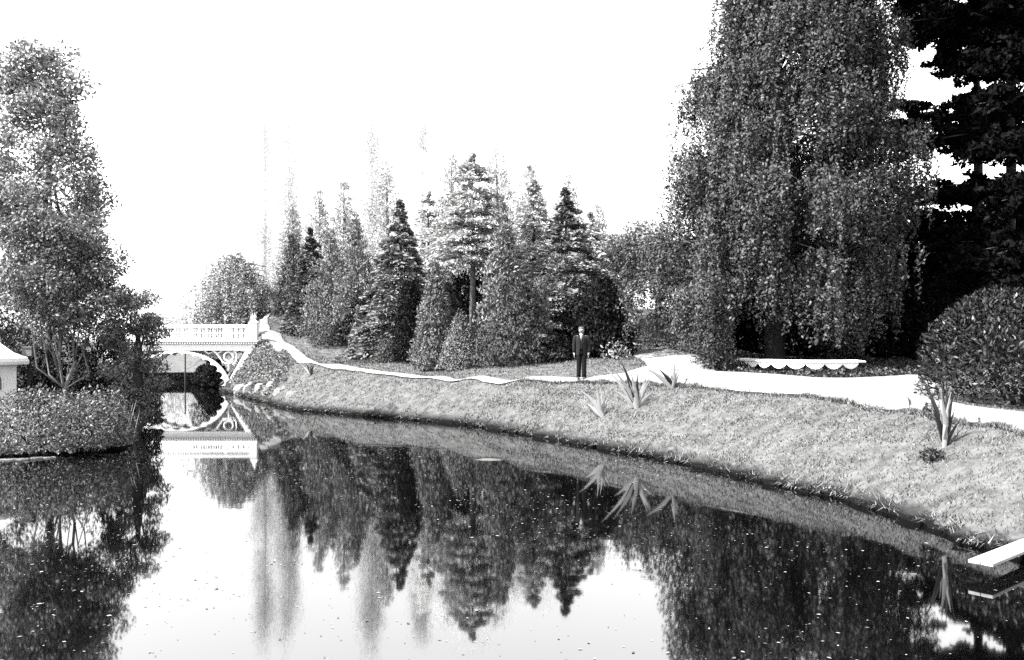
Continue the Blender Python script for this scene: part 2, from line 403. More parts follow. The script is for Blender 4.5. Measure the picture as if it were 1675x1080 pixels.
def on_path(P):
    c = np.zeros(len(P), bool)
    for poly in PATHPOLY: c |= inside(P, poly)
    return c

# ------------------------------------------------------------------ grass (stuff)
def grass():
    r = rng(11)
    def pts(n, x0, x1, y0, y1): return np.column_stack([r.uniform(x0, x1, n), r.uniform(y0, y1, n)])
    Q = [pts(240000, -8, 10.5, 11.5, 31), pts(90000, -15.5, 9, 28, 47), pts(26000, -18, 6, 44, 64), pts(12000, 8, 18, 28, 38)]
    P = np.concatenate(Q)
    P = P[(P[:,0] < P[:,1]*0.62 + 0.5) & (P[:,0] > -P[:,1]*0.40)]
    s, _ = sdist(P, POND); P = P[(s > -0.12)]; s = s[s > -0.12]
    k = ~on_path(P + r.normal(size=P.shape)*0.05); P = P[k]; s = s[k]
    # patchy growth
    cl = np.sin(P[:,0]*3.1+1.3*np.sin(P[:,1]*2.3))*np.sin(P[:,1]*3.7+1.1*np.sin(P[:,0]*1.9)) + 0.6*np.sin(P[:,0]*7.3+P[:,1]*5.1)
    k = r.uniform(-2.6, 1.6, len(P)) < cl + (s < 0.15)*1.2; P = P[k]; s = s[k]; cl = cl[k]
    n = len(P); z = land(P)
    h = r.uniform(0.03, 0.07, n)*(1+0.18*cl) + (s < 0.22)*r.uniform(0.02, 0.12, n); h *= 1 + np.maximum(0, P[:,1]-28)*0.02
    w = r.uniform(0.008, 0.016, n)*(1 + np.maximum(0, P[:,1]-14)*0.05)
    a = r.uniform(0, 2*np.pi, n); d = np.stack([np.cos(a), np.sin(a), np.zeros(n)], 1)
    lean = r.normal(size=(n, 2))*0.5
    base = np.column_stack([P, z-0.01])
    tip = base + np.column_stack([lean*h[:,None], h])
    edge = s < 0.2
    tip[edge, 2] -= r.uniform(0, 0.15, edge.sum())
    i = r.integers(0, len(POND), 26000); j = (i+1) % len(POND); u = r.uniform(size=(len(i),1)); q = POND[i]*(1-u)+POND[j]*u
    k = (q[:,1] > 10.5) & (q[:,1] < 50) & (np.sin(i*0.9)+np.sin(i*0.37+2)+r.normal(size=len(i))*0.8 > -0.7); q = q[k]; i = i[k]; wv = -_nrm[i]; m_ = len(q)
    sg = np.where(inside(q + wv*0.3, POND), 1.0, -1.0)[:,None]; wv = wv*sg
    b2 = np.column_stack([q + wv*r.uniform(-0.12, 0.10, (m_,1)), np.full(m_, 0.09)]); dr = r.uniform(0.02, 0.16, (m_,1))
    t2 = np.column_stack([b2[:,:2] + wv*dr + r.normal(size=(m_,2))*0.05, 0.09 + r.uniform(-0.085, 0.09, m_)])
    a2 = r.uniform(0, 2*np.pi, m_); d2 = np.stack([np.cos(a2), np.sin(a2), np.zeros(m_)], 1); w2 = r.uniform(0.008, 0.016, m_)*(1 + np.maximum(0, q[:,1]-14)*0.04)
    # turf creeping over the path edges
    for poly in PATHPOLY:
        E = poly; i3 = r.integers(0, len(E)-1, 14000); u3 = r.uniform(size=(len(i3),1)); q3 = E[i3]*(1-u3) + E[i3+1]*u3 + r.normal(size=(len(i3),2))*0.05
        q3 = q3[(q3[:,1] > 13) & (q3[:,1] < 52) & ((q3[:,1] < 31) | (r.uniform(size=len(q3)) < 0.10))]; m3 = len(q3); z3 = land(q3); rag = 1 + 0.5*np.sin(q3[:,0]*5.1)*np.sin(q3[:,1]*4.3)
        b3 = np.column_stack([q3, z3]); h3 = r.uniform(0.04, 0.11, m3)*rag*np.where(q3[:,1] > 31, 0.5, 1); t3 = b3 + np.column_stack([r.normal(size=(m3,2))*0.05, h3])
        a3 = r.uniform(0, 2*np.pi, m3); b2 = np.concatenate([b2, b3]); t2 = np.concatenate([t2, t3]); d2 = np.concatenate([d2, np.stack([np.cos(a3), np.sin(a3), np.zeros(m3)], 1)])
        w2 = np.concatenate([w2, r.uniform(0.008, 0.016, m3)*(1 + np.maximum(0, q3[:,1]-14)*0.05)])
    base = np.concatenate([base, b2]); tip = np.concatenate([tip, t2]); d = np.concatenate([d, d2]); w = np.concatenate([w, w2]); n = len(base)
    V = np.stack([base-d*w[:,None], base+d*w[:,None], tip], 1).reshape(-1, 3)
    link(bpy.data.objects.new('lawn_grass', me_np('lawn_grass', V, np.arange(3*n).reshape(n, 3), M['grass'])), label='short bright grass of the sloping lawn', cat='grass', kind='stuff')
grass()

# ------------------------------------------------------------------ tree builders
def trunk_mesh(parent, limbs, m, name='trunk'):
    b = MB()
    for pts, rad in limbs: b.tube(pts, rad, 8)
    return b.obj(name, m, parent, smooth=True)

def sub(p, q, n, r, wob):
    p, q = np.array(p, float), np.array(q, float)
    t = np.linspace(0, 1, n)[:, None]; o = p*(1-t)+q*t
    o[1:-1] += r.normal(size=(n-2, 3))*wob
    return o

def cone_tree(name, px, Y, top_py, hw_px, label, m='cyp', n=9000, bot=0.0, power=0.95, lump=0.18, leaf=0.07, seed=0, group='conifers of the clump', base_py=None, bare=0.0, sparse=0.0, inner=0.28, up=0.8, tuft=0.4):
    """dense cypress or thuja: sprays over a lumpy cone; bare = fraction of bare trunk"""
    r = rng(seed + 100); x = X(px, Y); z0 = gz(x, Y) if base_py is None else Z(base_py, Y)
    h = Z(top_py, Y) - z0; rad = hw_px/F*Y
    root = empty(name, (x, Y, z0), label, 'tree', group)
    t = r.uniform(0, 1, n*3); keep = r.uniform(0, 1, n*3) < (1-t)**power*0.95+0.05; t = t[keep][:n]; n = len(t)
    if sparse > 0:
        k = r.uniform(0, 1, n) > sparse*t**1.3; t = t[k]; n = len(t)
    K = 14; nt = n//K + 1; n = nt*K; t = np.repeat(np.resize(t, nt), K); a = np.repeat(r.uniform(0, 2*np.pi, nt), K); puff = np.repeat(r.normal(size=nt), K)*tuft
    ph = r.uniform(0, 6.28, 6)
    lum = puff + (np.sin(3*a+ph[0]+9*t)*0.35 + np.sin(5*a+ph[1]-17*t)*0.3 + np.sin(2*a+ph[2]+31*t)*0.35 + np.sin(7*a+ph[3]+47*t)*0.3)
    prof = np.minimum(1, (1-t)**power*1.02 + 0.02) * np.minimum(1, 0.72 + t*4)
    rr = prof*rad*(1+lump*lum)
    depth = np.where(np.repeat(r.uniform(size=nt), K) < inner, r.uniform(0.3, 0.95, n), r.uniform(0.88, 1.08, n))
    zf = bare + (1-bare)*t
    P = np.stack([np.cos(a)*rr*depth, np.sin(a)*rr*depth, zf*h + lum*0.012*h + bot], 1) + r.normal(size=(n,3))*leaf*np.array([1.5,1.5,0.9])*(Y/36)
    out = np.stack([np.cos(a), np.sin(a), np.zeros(n)], 1)
    D = out*0.45 + np.array([0,0,up]) + r.normal(size=(n,3))*0.5; N_ = out + np.array([0,0,0.35]) + r.normal(size=(n,3))*0.40 + np.repeat(r.normal(size=(nt,3)), K, 0)*0.35; S = np.cross(N_, D)
    L = leaf*r.uniform(0.7, 1.5, n)*(Y/36)
    leaves('crown', P, D, S, L, L*0.42, M[m], root)
    trunk_mesh(root, [([(0,0,-0.15),(0.01*h,0,h*0.45),(0,0,h*0.93)], [0.035*h**0.75+0.03, 0.025*h**0.75+0.02, 0.012])], M['bark'])
    return root

def fir_tree(name, px, Y, top_py, hw_px, label, m='fir', whorls=14, per=9, n_sp=26, bare=0.06, droop=0.25, leaf=0.10, seed=0, group='conifers of the clump', base_py=None, power=0.95, sparse=0.0, tr='bark'):
    r = rng(seed + 300); x = X(px, Y); z0 = gz(x, Y) if base_py is None else Z(base_py, Y)
    h = Z(top_py, Y) - z0; rad = hw_px/F*Y
    root = empty(name, (x, Y, z0), label, 'tree', group)
    Pl, Dl, Sl, Ll = [], [], [], []
    limbs = [([(0,0,-0.15),(0.006*h,0,h*0.5),(0,0,h*0.98)], [0.03*h**0.75+0.03, 0.02*h**0.75+0.02, 0.01])]
    for w in range(whorls):
        t = w/(whorls-1) if whorls > 1 else 0
        zb = h*(bare + (1-bare)*t**0.92) ; bl = rad*((1-t)**power*0.95+0.05)
        k = max(5, int(per*1.3*(1-0.45*t)))
        if sparse and r.uniform() < sparse*t: k = max(2, k//2)
        for j in range(k):
            a = 2*np.pi*(j + r.uniform(-0.3,0.3))/k + w*0.9; b = bl*r.uniform(0.72, 1.1)
            dz = r.uniform(-0.03,0.03)*h
            o = np.array([np.cos(a), np.sin(a), 0]); side = np.array([-np.sin(a), np.cos(a), 0])
            ns = int(n_sp*(0.35+0.65*b/rad)*4.2)
            u = r.uniform(0.12, 1.0, ns)**0.75
            wid = 0.42*b*(1-u*0.75)+0.06
            v = r.uniform(-1, 1, ns)
            zc = zb+dz + 0.12*b*np.sin(u*np.pi*0.7) - droop*b*u*u - 0.10*np.abs(v)*wid
            P = o[None]*(b*u)[:,None] + side[None]*(v*wid)[:,None]; P[:,2] = zc + r.normal(size=ns)*0.022*rad
            D = o[None]*1.0 + side[None]*np.sign(v)[:,None]*0.8 + np.array([0,0,-0.15]) + r.normal(size=(ns,3))*0.3
            Pl.append(P); Dl.append(D); Sl.append(np.tile(side, (ns,1)) + r.normal(size=(ns,3))*0.85); Ll.append(leaf*r.uniform(0.7,1.6,ns)*(Y/36))
            if w % 2 == 0 and j % 2 == 0:
                limbs.append(([(0,0,zb), tuple(o*b*0.5+np.array([0,0,zb+dz+0.05*b])), tuple(o*b*0.9+np.array([0,0,zb+dz-droop*b*0.7]))], [0.03, 0.02, 0.008]))
    P, D, S, L = map(np.concatenate, (Pl, Dl, Sl, Ll))
    leaves('crown', P, D, S, L, L*0.36, M[m], root)
    trunk_mesh(root, limbs, M[tr])
    return root

def clump_cloud(r, centers, rads, n, flat=0.75):
    """leaves gathered in uneven clumps; shells denser than hearts"""
    w = rads**2; c = r.choice(len(centers), n, p=w/w.sum())
    d = rdir(r, n); d[:,2] *= flat; rr = rads[c]*r.uniform(0.15, 1.0, n)**0.5
    return centers[c] + d*rr[:,None], d

def broad_tree(name, loc, h, rx, ry, zlo, label, m='broad', n=16000, clumps=60, leaf=0.09, seed=0, group=None, trunks=None, tr='bark', flat=0.7, cr=(0.10,0.22), cat='tree', shape=1.0, hang=0.0, skew=(0,0), limbs_n=9, hole=None):
    r = rng(seed + 700); x, y, z0 = loc
    root = empty(name, loc, label, cat, group)
    d = rdir(r, clumps); u = r.uniform(0.35, 1.0, clumps)**0.55
    hz = (h-zlo)/2
    C = np.stack([d[:,0]*rx*u, d[:,1]*ry*u, d[:,2]*hz*u + zlo + hz], 1)
    tz = (C[:,2]-zlo)/(2*hz); taper = 1 - (1-shape)*np.clip(tz, 0, 1); C[:,0] *= taper; C[:,1] *= taper
    C[:,0] += skew[0]*tz; C[:,1] += skew[1]*tz
    if hole is not None:
        C = C[[not hole(c) for c in C]]
    rads = r.uniform(cr[0], cr[1], len(C))*(rx+ry+hz)/1.5
    P, dd = clump_cloud(r, C, rads, n, flat)
    D = rdir(r, n)*0.8 + np.array([0,0,-hang]); S = np.cross(dd + np.array([0,0,0.4]) + r.normal(size=(n,3))*0.5, D)
    L = leaf*r.uniform(0.6, 1.4, n)
    leaves('crown', P, D, S, L, L*0.5, M[m], root)
    limbs = []
    tks = trunks or [((0,0,-0.2), (r.normal()*0.1*rx, 0, zlo+hz*1.2), 0.03*h+0.04)]
    for a, b, rd in tks:
        pts = sub(a, b, 6, r, 0.02*h)
        limbs.append(([tuple(p) for p in pts], list(np.linspace(rd, rd*0.35, 6))))
        for k in range(limbs_n):
            c = C[r.integers(len(C))]; i = r.integers(2, 6); q = sub(pts[i], c, 4, r, 0.03*h)
            limbs.append(([tuple(p) for p in q], list(np.linspace(rd*0.35, 0.012, 4))))
    trunk_mesh(root, limbs, M[tr])
    return root

def shrub(name, px, Y, top_py, hw_px, label, m='cyp', n=4000, leaf=0.06, seed=0, group='shrubs', depth=0.9, lump=0.18, base=None, pointed=0.0, cat='shrub', wide=0.4):
    r = rng(seed + 900); x = X(px, Y); z0 = gz(x, Y); h = Z(top_py, Y)-z0; rad = hw_px/F*Y
    root = empty(name, (x, Y, z0), label, cat, group)
    d = rdir(r, n); d[:,2] = np.abs(d[:,2]); a = np.arctan2(d[:,1], d[:,0]); el = d[:,2]
    ph = r.uniform(0, 6.28, 4)
    lum = np.sin(3*a+ph[0]+4*el)*0.4 + np.sin(5*a+ph[1]-7*el)*0.35 + np.sin(9*a+ph[2]+13*el)*0.3
    u = np.where(r.uniform(size=n) < 0.3, r.uniform(0.4, 0.95, n), r.uniform(0.9, 1.06, n))*(1+lump*lum)
    hor = np.sqrt(1-el**2)
    hor = hor*(1-pointed*el)
    P = np.stack([np.cos(a)*hor*rad*u, np.sin(a)*hor*rad*depth*u, el*h*u*0.97+0.02], 1)
    D = np.array([0,0,0.4]) + r.normal(size=(n,3))*0.7; S = np.cross(d + r.normal(size=(n,3))*0.45, D); L = leaf*r.uniform(0.6,1.5,n)
    leaves('foliage', P, D, S, L, L*wide, M[m], root)
    b = MB()
    for k in range(6):
        aa = k*1.05; b.tube([(0,0,-0.1), (math.cos(aa)*rad*0.3, math.sin(aa)*rad*0.3, h*0.4), (math.cos(aa)*rad*0.6, math.sin(aa)*rad*0.6, h*0.7)], [0.03,0.02,0.008], 5)
    b.obj('stem', M['bark'], root, smooth=True)
    return root

# ------------------------------------------------------------------ weeping beech
def weeping(name, loc, zc, Rc, label, m, n_bough, strands, leaf, seed, group=None, tr='bark', reach=1.0, lo=0.6, trunk_r=0.45, squash=(1,1), low_fn=None, short=1.0, skew=0.0, qlo=0.35, right=1.0, gaps=False):
    """zc, Rc: heights over the base and envelope radii; long leafy strands hang from arching boughs"""
    r = rng(seed); root = empty(name, loc, label, 'tree', group)
    zc, Rc = np.array(zc, float), np.array(Rc, float); H = zc[-1]
    P, D, S, L = [], [], [], []
    limbs = [([tuple(p) for p in sub((0,0,-0.3), (0.2,0,H*0.92), 9, r, 0.10)], list(np.linspace(trunk_r, 0.04, 9)))]
    for i in range(n_bough):
        zt = (0.08 + 0.92*(((i*0.7548777) % 1.0)*0.97 + 0.03*r.uniform()))*H
        Re = np.interp(zt, zc, Rc); a = (i*0.5698403 % 1.0)*2*np.pi + r.normal()*0.12; u = r.uniform(0.5, 1.0)**0.6
        if gaps and math.sin(2.0*a+0.8*zt)*math.sin(0.95*zt-1.0*a+1.2) > 0.42: continue
        o = np.array([np.cos(a)*squash[0], np.sin(a)*squash[1], 0]); rad = Re*u*reach*(1+0.10*np.sin(3*a+zt))*(1-(1-right)*max(0, np.cos(a))*np.clip(1.5-zt/6, 0, 1))
        zs = max(0.1*H, zt - rad*r.uniform(0.2, 0.7))
        p0 = np.array([0,0,zs]); p1 = o*rad*0.55 + np.array([0,0,zt*0.98+0.10*rad]); p2 = o*rad + np.array([0,0,zt])
        if i % 3 == 0: limbs.append(([tuple(p0), tuple((p0+p1)/2+np.array([0,0,0.15*rad])), tuple(p1), tuple(p2)], [0.08,0.06,0.04,0.015]))
        side = np.array([-np.sin(a), np.cos(a), 0])
        for k in range(strands):
            q = r.uniform(qlo, 1.08); st = p0*(1-q)**2 + 2*p1*q*(1-q) + p2*q*q if q <= 1 else p2 + o*(q-1)*rad
            st = st + side*r.normal()*0.35*(0.6+rad*0.12) + o*r.normal()*0.15
            ln = r.uniform(0.5, 2.6)*(0.75 + 0.5*q)*short
            low = lo if low_fn is None else low_fn(a)
            ln = min(ln, max(0.3, st[2]-low))
            nl = int(ln/0.060)+4; v = np.sort(r.uniform(0, 1, nl))
            sway = r.normal(size=2)*0.10
            pp = st[None] + np.stack([v*v*sway[0] + 0.10*v*o[0]*ln*0.5, v*v*sway[1] + 0.10*v*o[1]*ln*0.5, -v*ln], 1) + r.normal(size=(nl,3))*np.array([0.07,0.07,0.03])
            P.append(pp); Dn = rdir(r, nl)*0.8 + np.array([0,0,-0.6]); D.append(Dn); S.append(np.cross(o[None]*0.8 + np.array([0,0,0.35]) + r.normal(size=(nl,3))*0.45, Dn)); L.append(leaf*r.uniform(0.65,1.35,nl))
    P, D, S, L = map(np.concatenate, (P, D, S, L)); P[:,0] += skew*(P[:,2]/H)**1.3
    leaves('crown', P, D, S, L, L*0.52, M[m], root)
    trunk_mesh(root, limbs, M[tr])
    return root, len(P)

bx, by = 11.3, 38.2; bz = gz(bx, by)
_, nb = weeping('weeping_beech', (bx, by, bz), [0, 2, 6, 9, 12.5, 15.6, 19.5, 21.5], [6.1, 6.6, 6.3, 5.5, 4.6, 3.8, 2.8, 0.8],
        'huge weeping beech with leafy strands hanging to the path', 'beech', 620, 25, 0.072, 21, low_fn=lambda a: 0.15 + 0.60*max(0.0, math.sin(-a - 0.55))**0.5 if math.sin(-a - 0.55) > 0 else 0.15, right=0.60, skew=2.0, qlo=0.62, squash=(1.0, 0.85), short=0.85, gaps=True)
print('beech leaves', nb)
# strands touching the ground beside the bench
weeping('weeping_branch', (X(1168, 34.2), 34.2, gz(X(1168, 34.2), 34.2)), [0, 1.5, 3.0, 4.2], [0.30, 0.45, 0.6, 0.4], 'low curtain of beech leaves trailing on the path by the bench', 'beech', 40, 6, 0.06, 22, lo=0.0, trunk_r=0.03)

# ------------------------------------------------------------------ conifer clump
G = 'conifers of the clump'
cone_tree('dwarf_conifer', 587, 46.6, 501, 15, 'small pointed dwarf conifer alone at the left front of the clump', 'cypb', 4500, leaf=0.05, seed=1, lump=0.06, power=0.9)
cone_tree('cypress_tree', 668, 43, 458, 23, 'dark narrow column cypress left of the bright cone', 'yew', 7000, leaf=0.05, seed=2, lump=0.08, power=0.35)
cone_tree('cypress_tree', 713, 40.8, 427, 40, 'dense pale-edged cone cypress standing in front of the clump', 'cypb', 17000, leaf=0.055, seed=3, lump=0.07, power=0.85)
cone_tree('cypress_tree', 734, 41.5, 462, 28, 'narrow cone conifer tucked behind the right of the dense cone', 'cypd', 7000, leaf=0.06, seed=4, lump=0.14)
cone_tree('thuja_tree', 822, 40, 335, 44, 'tall ragged pale thuja right of the bare pine trunk', 'cypl', 15000, leaf=0.07, seed=5, lump=0.26, power=0.8, sparse=0.3)
cone_tree('thuja_tree', 852, 37.4, 452, 56, 'broad rugged conifer bush-like to the ground left of the person', 'cyp', 12000, leaf=0.065, seed=6, lump=0.28, power=0.9)
cone_tree('cypress_tree', 884, 37.8, 452, 17, 'thin upright column conifer beside the layered fir', 'cypb', 5000, leaf=0.05, seed=7, lump=0.12, power=0.4)
fir_tree('layered_fir', 925, 41, 318, 104, 'layered fir with spreading dark tiers and a bare lower trunk', 'cypl', 12, 10, 34, bare=0.18, droop=0.12, seed=8, tr='palebark', sparse=0.3)
fir_tree('spruce_tree', 655, 46, 335, 96, 'spruce with drooping tiers behind the dark column', 'cypl', 15, 11, 30, bare=0.05, droop=0.32, seed=9, sparse=0.3)
cone_tree('thuja_tree', 582, 50, 352, 44, 'tall feathery thuja below the pale tower', 'cypl', 12000, leaf=0.065, seed=10, lump=0.22, power=0.85, sparse=0.2)
cone_tree('thuja_tree', 540, 51.5, 372, 50, 'pale bushy conifer second from the left of the clump', 'cypl', 10000, leaf=0.065, seed=11, lump=0.26, power=0.95, sparse=0.2)
fir_tree('spruce_tree', 508, 54, 380, 64, 'soft spruce with low sweeping tiers above the curving path', 'fir', 14, 9, 22, bare=0.03, droop=0.30, seed=12, sparse=0.3)
cone_tree('cypress_tree', 479, 58, 378, 30, 'leftmost slim cypress of the clump by the path', 'cyp', 7000, leaf=0.055, seed=13, lump=0.10, power=0.8, sparse=0.2)
fir_tree('pine_tree', 772, 44.5, 262, 86, 'tall pine with a bare pale trunk in the middle of the clump', 'glarec', 13, 10, 34, bare=0.46, droop=0.10, leaf=0.09, seed=14, tr='palebark', power=0.65, sparse=0.2)
cone_tree('yew_tree', 985, 38.5, 452, 46, 'black bushy yew behind the right shoulder of the person', 'yew', 15000, leaf=0.065, seed=15, lump=0.26, power=0.5)
cone_tree('yew_tree', 940, 40.0, 490, 40, 'low black yew directly behind the person', 'yew', 9000, leaf=0.065, seed=16, lump=0.3, power=0.5)
cone_tree('yew_tree', 775, 47, 445, 65, 'dark yew filling the gap behind the pine trunk', 'yew', 9000, leaf=0.07, seed=17, lump=0.2, power=0.4)
cone_tree('yew_tree', 620, 49, 470, 55, 'dark yew between the thuja and the spruce', 'yew', 9000, leaf=0.07, seed=18, lump=0.2, power=0.4)
fir_tree('layered_fir', 872, 46.5, 300, 96, 'grey fir top rising between the thuja and the layered fir', 'glarec', 15, 9, 24, bare=0.1, droop=0.2, seed=19, sparse=0.5)
fir_tree('layered_fir', 700, 51, 322, 92, 'grey fir top between the spruce and the bare pine', 'glarec', 15, 9, 22, bare=0.1, droop=0.25, seed=20, sparse=0.5)
fir_tree('spruce_tree', 965, 47, 355, 84, 'grey spruce at the right end of the clump', 'glarec', 14, 9, 22, bare=0.1, droop=0.2, seed=23, sparse=0.4)

shrub('clipped_shrub', 703, 40.2, 566, 20, 'small round shrub lowest at the foot of the dense cone', 'cypb', 4000, 0.045, 1, 'shrubs at the foot of the conifers', lump=0.08)
shrub('clipped_shrub', 753, 39.4, 515, 40, 'broad conical shrub right of the small round one', 'cypb', 8000, 0.05, 2, 'shrubs at the foot of the conifers', lump=0.10, pointed=0.55)
shrub('clipped_shrub', 634, 43.5, 556, 20, 'low round shrub at the foot of the dark column', 'cyp', 2600, 0.05, 3, 'shrubs at the foot of the conifers', lump=0.15)
shrub('clipped_shrub', 805, 38.4, 540, 32, 'dusky shrub under the tall ragged thuja', 'cyp', 3500, 0.05, 4, 'shrubs at the foot of the conifers')
shrub('clipped_shrub', 905, 37.4, 545, 32, 'leafy shrub just left of the standing person', 'yew', 4000, 0.055, 5, 'shrubs at the foot of the conifers')
shrub('clipped_shrub', 540, 49.3, 522, 30, 'loose shrub skirting the second conifer from the left', 'cyp', 3000, 0.055, 6, 'shrubs at the foot of the conifers')
shrub('sparse_shrub', 1008, 36.8, 560, 24, 'sparse pale-leaved little shrub at the grass corner by the branch path', 'willow', 260, 0.07, 7, lump=0.35)

# trees beyond the clump, sky glare put into their pale leaf colours
def poplar(px, Y, top_py, hw, label, seed, n=44000, m='popl'):
    r = rng(seed+40); x = X(px, Y); z0 = gz(x, Y); h = Z(top_py, Y)-z0; rad = hw/F*Y
    root = empty('poplar_tree', (x, Y, z0), label, 'tree', 'glare-paled trees behind the conifers')
    ns = 90; per = n//ns; P, D, S, L = [], [], [], []
    for k in range(ns):
        a = r.uniform(0, 6.28); zs = r.uniform(0.12, 0.80)*h; ln = r.uniform(0.12, 0.25)*h; q = rad*np.sin(np.pi*min(1, 0.25+zs/h*0.85))**0.7*r.uniform(0.3, 1)
        v = r.uniform(0, 1, per)
        ez = zs+v*ln
        keep = r.uniform(size=per) > 0.35*np.clip(ez/h-0.35, 0, 1)/0.65
        pp = np.stack([np.cos(a)*q*(0.4+0.6*v), np.sin(a)*q*(0.4+0.6*v), ez], 1) + r.normal(size=(per,3))*np.array([0.30,0.30,0.15]); pp = pp[keep]
        P.append(pp); D.append(rdir(r, len(pp))*0.6+np.array([0,0,0.7])); S.append(rdir(r, len(pp))); L.append(r.uniform(0.035,0.07,len(pp)))
    P, D, S, L = map(np.concatenate, (P, D, S, L))
    leaves('crown', P, D, S, L, L*0.5, M[m], root)
    trunk_mesh(root, [([(0,0,-0.2),(0.1,0,h*0.5),(0,0,h*0.95)], [0.20,0.11,0.02])], M['glarebark'])
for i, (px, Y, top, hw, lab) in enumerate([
    (432, 74, 135, 32, 'leftmost tall glare-paled poplar above the weeping tree'), (470, 70, 145, 32, 'tall glare-paled poplar rising behind the leftmost cypress'),
    (606, 64, 150, 32, 'tall glare-paled poplar just right of the pale tower'),
    (690, 66, 165, 24, 'glare-paled poplar left of the tall pine')]):
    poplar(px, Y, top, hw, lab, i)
for i, (px, Y, top, rx, lab) in enumerate([(765, 60, 190, 3.4, 'big glare-paled broadleaf tree fading behind the tall pine'), (862, 62, 250, 2.8, 'glare-paled rounded tree behind the layered fir'),
    (705, 62, 300, 2.3, 'glare-paled small-leaved tree behind the grey fir')]):
    x = X(px, Y); z0 = gz(x, Y); broad_tree('broadleaf_tree', (x, Y, z0), Z(top, Y)-z0, rx, rx, 3.0, lab, 'pale', 26000, 70, 0.07, 50+i, 'glare-paled trees behind the conifers', tr='palebark')
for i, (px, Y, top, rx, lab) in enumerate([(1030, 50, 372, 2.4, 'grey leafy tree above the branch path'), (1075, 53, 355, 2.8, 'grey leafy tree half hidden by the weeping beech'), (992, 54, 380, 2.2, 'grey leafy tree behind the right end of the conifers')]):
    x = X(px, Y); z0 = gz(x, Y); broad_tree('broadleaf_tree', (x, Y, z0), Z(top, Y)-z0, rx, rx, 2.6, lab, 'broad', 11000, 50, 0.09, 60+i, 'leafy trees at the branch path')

for i, (px, Y, top, hw, lab) in enumerate([(478, 62, 330, 36, 'leftmost glare-paled feathery conifer above the path bend'), (522, 60, 312, 46, 'glare-paled feathery conifer above the second conifer from the left'), (562, 57, 290, 44, 'glare-paled feathery conifer just left of the pale tower'), (632, 56, 262, 56, 'glare-paled feathery conifer behind the drooping spruce'),
    (690, 58, 245, 52, 'most glare-paled feathery conifer left of the tall pine'), (738, 54, 240, 54, 'tall feathery conifer close behind the left of the bare pine'), (812, 54, 235, 60, 'tallest feathery conifer behind the ragged thuja'), (868, 56, 262, 56, 'glare-paled feathery conifer above the thin upright column'), (930, 55, 285, 58, 'glare-paled feathery conifer behind the layered fir tiers'), (978, 53, 330, 44, 'last glare-paled feathery conifer at the right end of the clump')]):
    cone_tree('feathery_conifer', px, Y, top, hw, lab, 'pale' if i == 4 else 'glarec', 20000, leaf=0.055, seed=150+i, lump=0.22, power=0.85, sparse=0.30, group='glare-paled trees behind the conifers', tuft=0.55)
# weeping tree behind the bridge
wx_, wy_ = X(383, 60), 60.0; wz_ = gz(wx_, wy_)
weeping('weeping_tree', (wx_, wy_, wz_), [0, 1.8, 3.7, 5.3, 6.2], [2.7, 3.1, 3.0, 2.1, 0.6], 'rounded pale weeping tree behind the bridge', 'willow', 150, 8, 0.085, 33, lo=0.25, trunk_r=0.2)
for i, (px, Y, top, hw, lab, mm) in enumerate([(345, 63, 492, 30, 'dark shrub below the left side of the rounded weeping tree', 'yew'), (415, 63, 482, 34, 'dark shrub where the path enters the wood', 'yew'), (452, 68, 470, 40, 'dark yew where the path disappears', 'yew'), (352, 53.2, 586, 20, 'dark shrub showing through the right side of the arch', 'yew'), (333, 55.6, 600, 17, 'lower dark shrub behind the one in the arch, beside the hedge', 'yew')]):
    shrub('dark_shrub', px, Y, top, hw, lab, mm, 5000, 0.09, 70+i, 'dark shrubs at the path bend')

# ------------------------------------------------------------------ dark wood on the right
def bough_tree(name, px, Y, top_py, label, boughs, n, m, seed, leaf=0.09, trunk_r=0.35):
    """boughs: (height py, reach px left, reach px right, thickness m)"""
    r = rng(seed+500); x = X(px, Y); z0 = gz(x, Y); h = Z(top_py, Y)-z0
    root = empty(name, (x, Y, z0), label, 'tree', 'shaded trees on the right')
    limbs = [([tuple(p) for p in sub((0,0,-0.3),(0.1,0,h),8,r,0.06)], list(np.linspace(trunk_r, 0.06, 8)))]
    P, D = [], []
    tot = sum(b[1]+b[2] for b in boughs)
    for py, le, ri, th in boughs:
        z = Z(py, Y)-z0
        for k in range(9):
            ang = r.uniform(0, 2*np.pi) if k > 3 else (np.pi + r.normal()*0.35 if k < 2 or ri < 10 else r.normal()*0.35)
            ln = (le if math.cos(ang) < 0 else ri)/F*Y*r.uniform(0.7, 1.05) * (0.55+0.45*abs(math.cos(ang)))
            if ln < 0.4: continue
            e = np.array([np.cos(ang)*ln, np.sin(ang)*ln, z + r.normal()*0.25*th - 0.10*ln])
            limbs.append(([(0,0,z-0.15*ln), tuple(e*0.5+np.array([0,0,z*0.5+0.1])), tuple(e)], [0.08,0.05,0.012]))
            nn = int(n*(ln/(tot/F*Y))/2.2)
            c = 14; u = r.uniform(0.15, 1.05, c); cc = np.array([0,0,z-0.05*ln])[None]*(1-u)[:,None] + e[None]*u[:,None] + r.normal(size=(c,3))*np.array([0.25,0.35,0.22*th])
            q, d = clump_cloud(r, cc, r.uniform(0.28,0.55,c)*th**0.5, nn, 0.45); P.append(q); D.append(d)
    P = np.concatenate(P); D = np.concatenate(D); k = len(P)
    L = leaf*r.uniform(0.6,1.4,k)
    leaves('crown', P, D*0.4+rdir(r, k)*0.8, rdir(r, k), L, L*0.5, M[m], root)
    trunk_mesh(root, limbs, M['bark'])
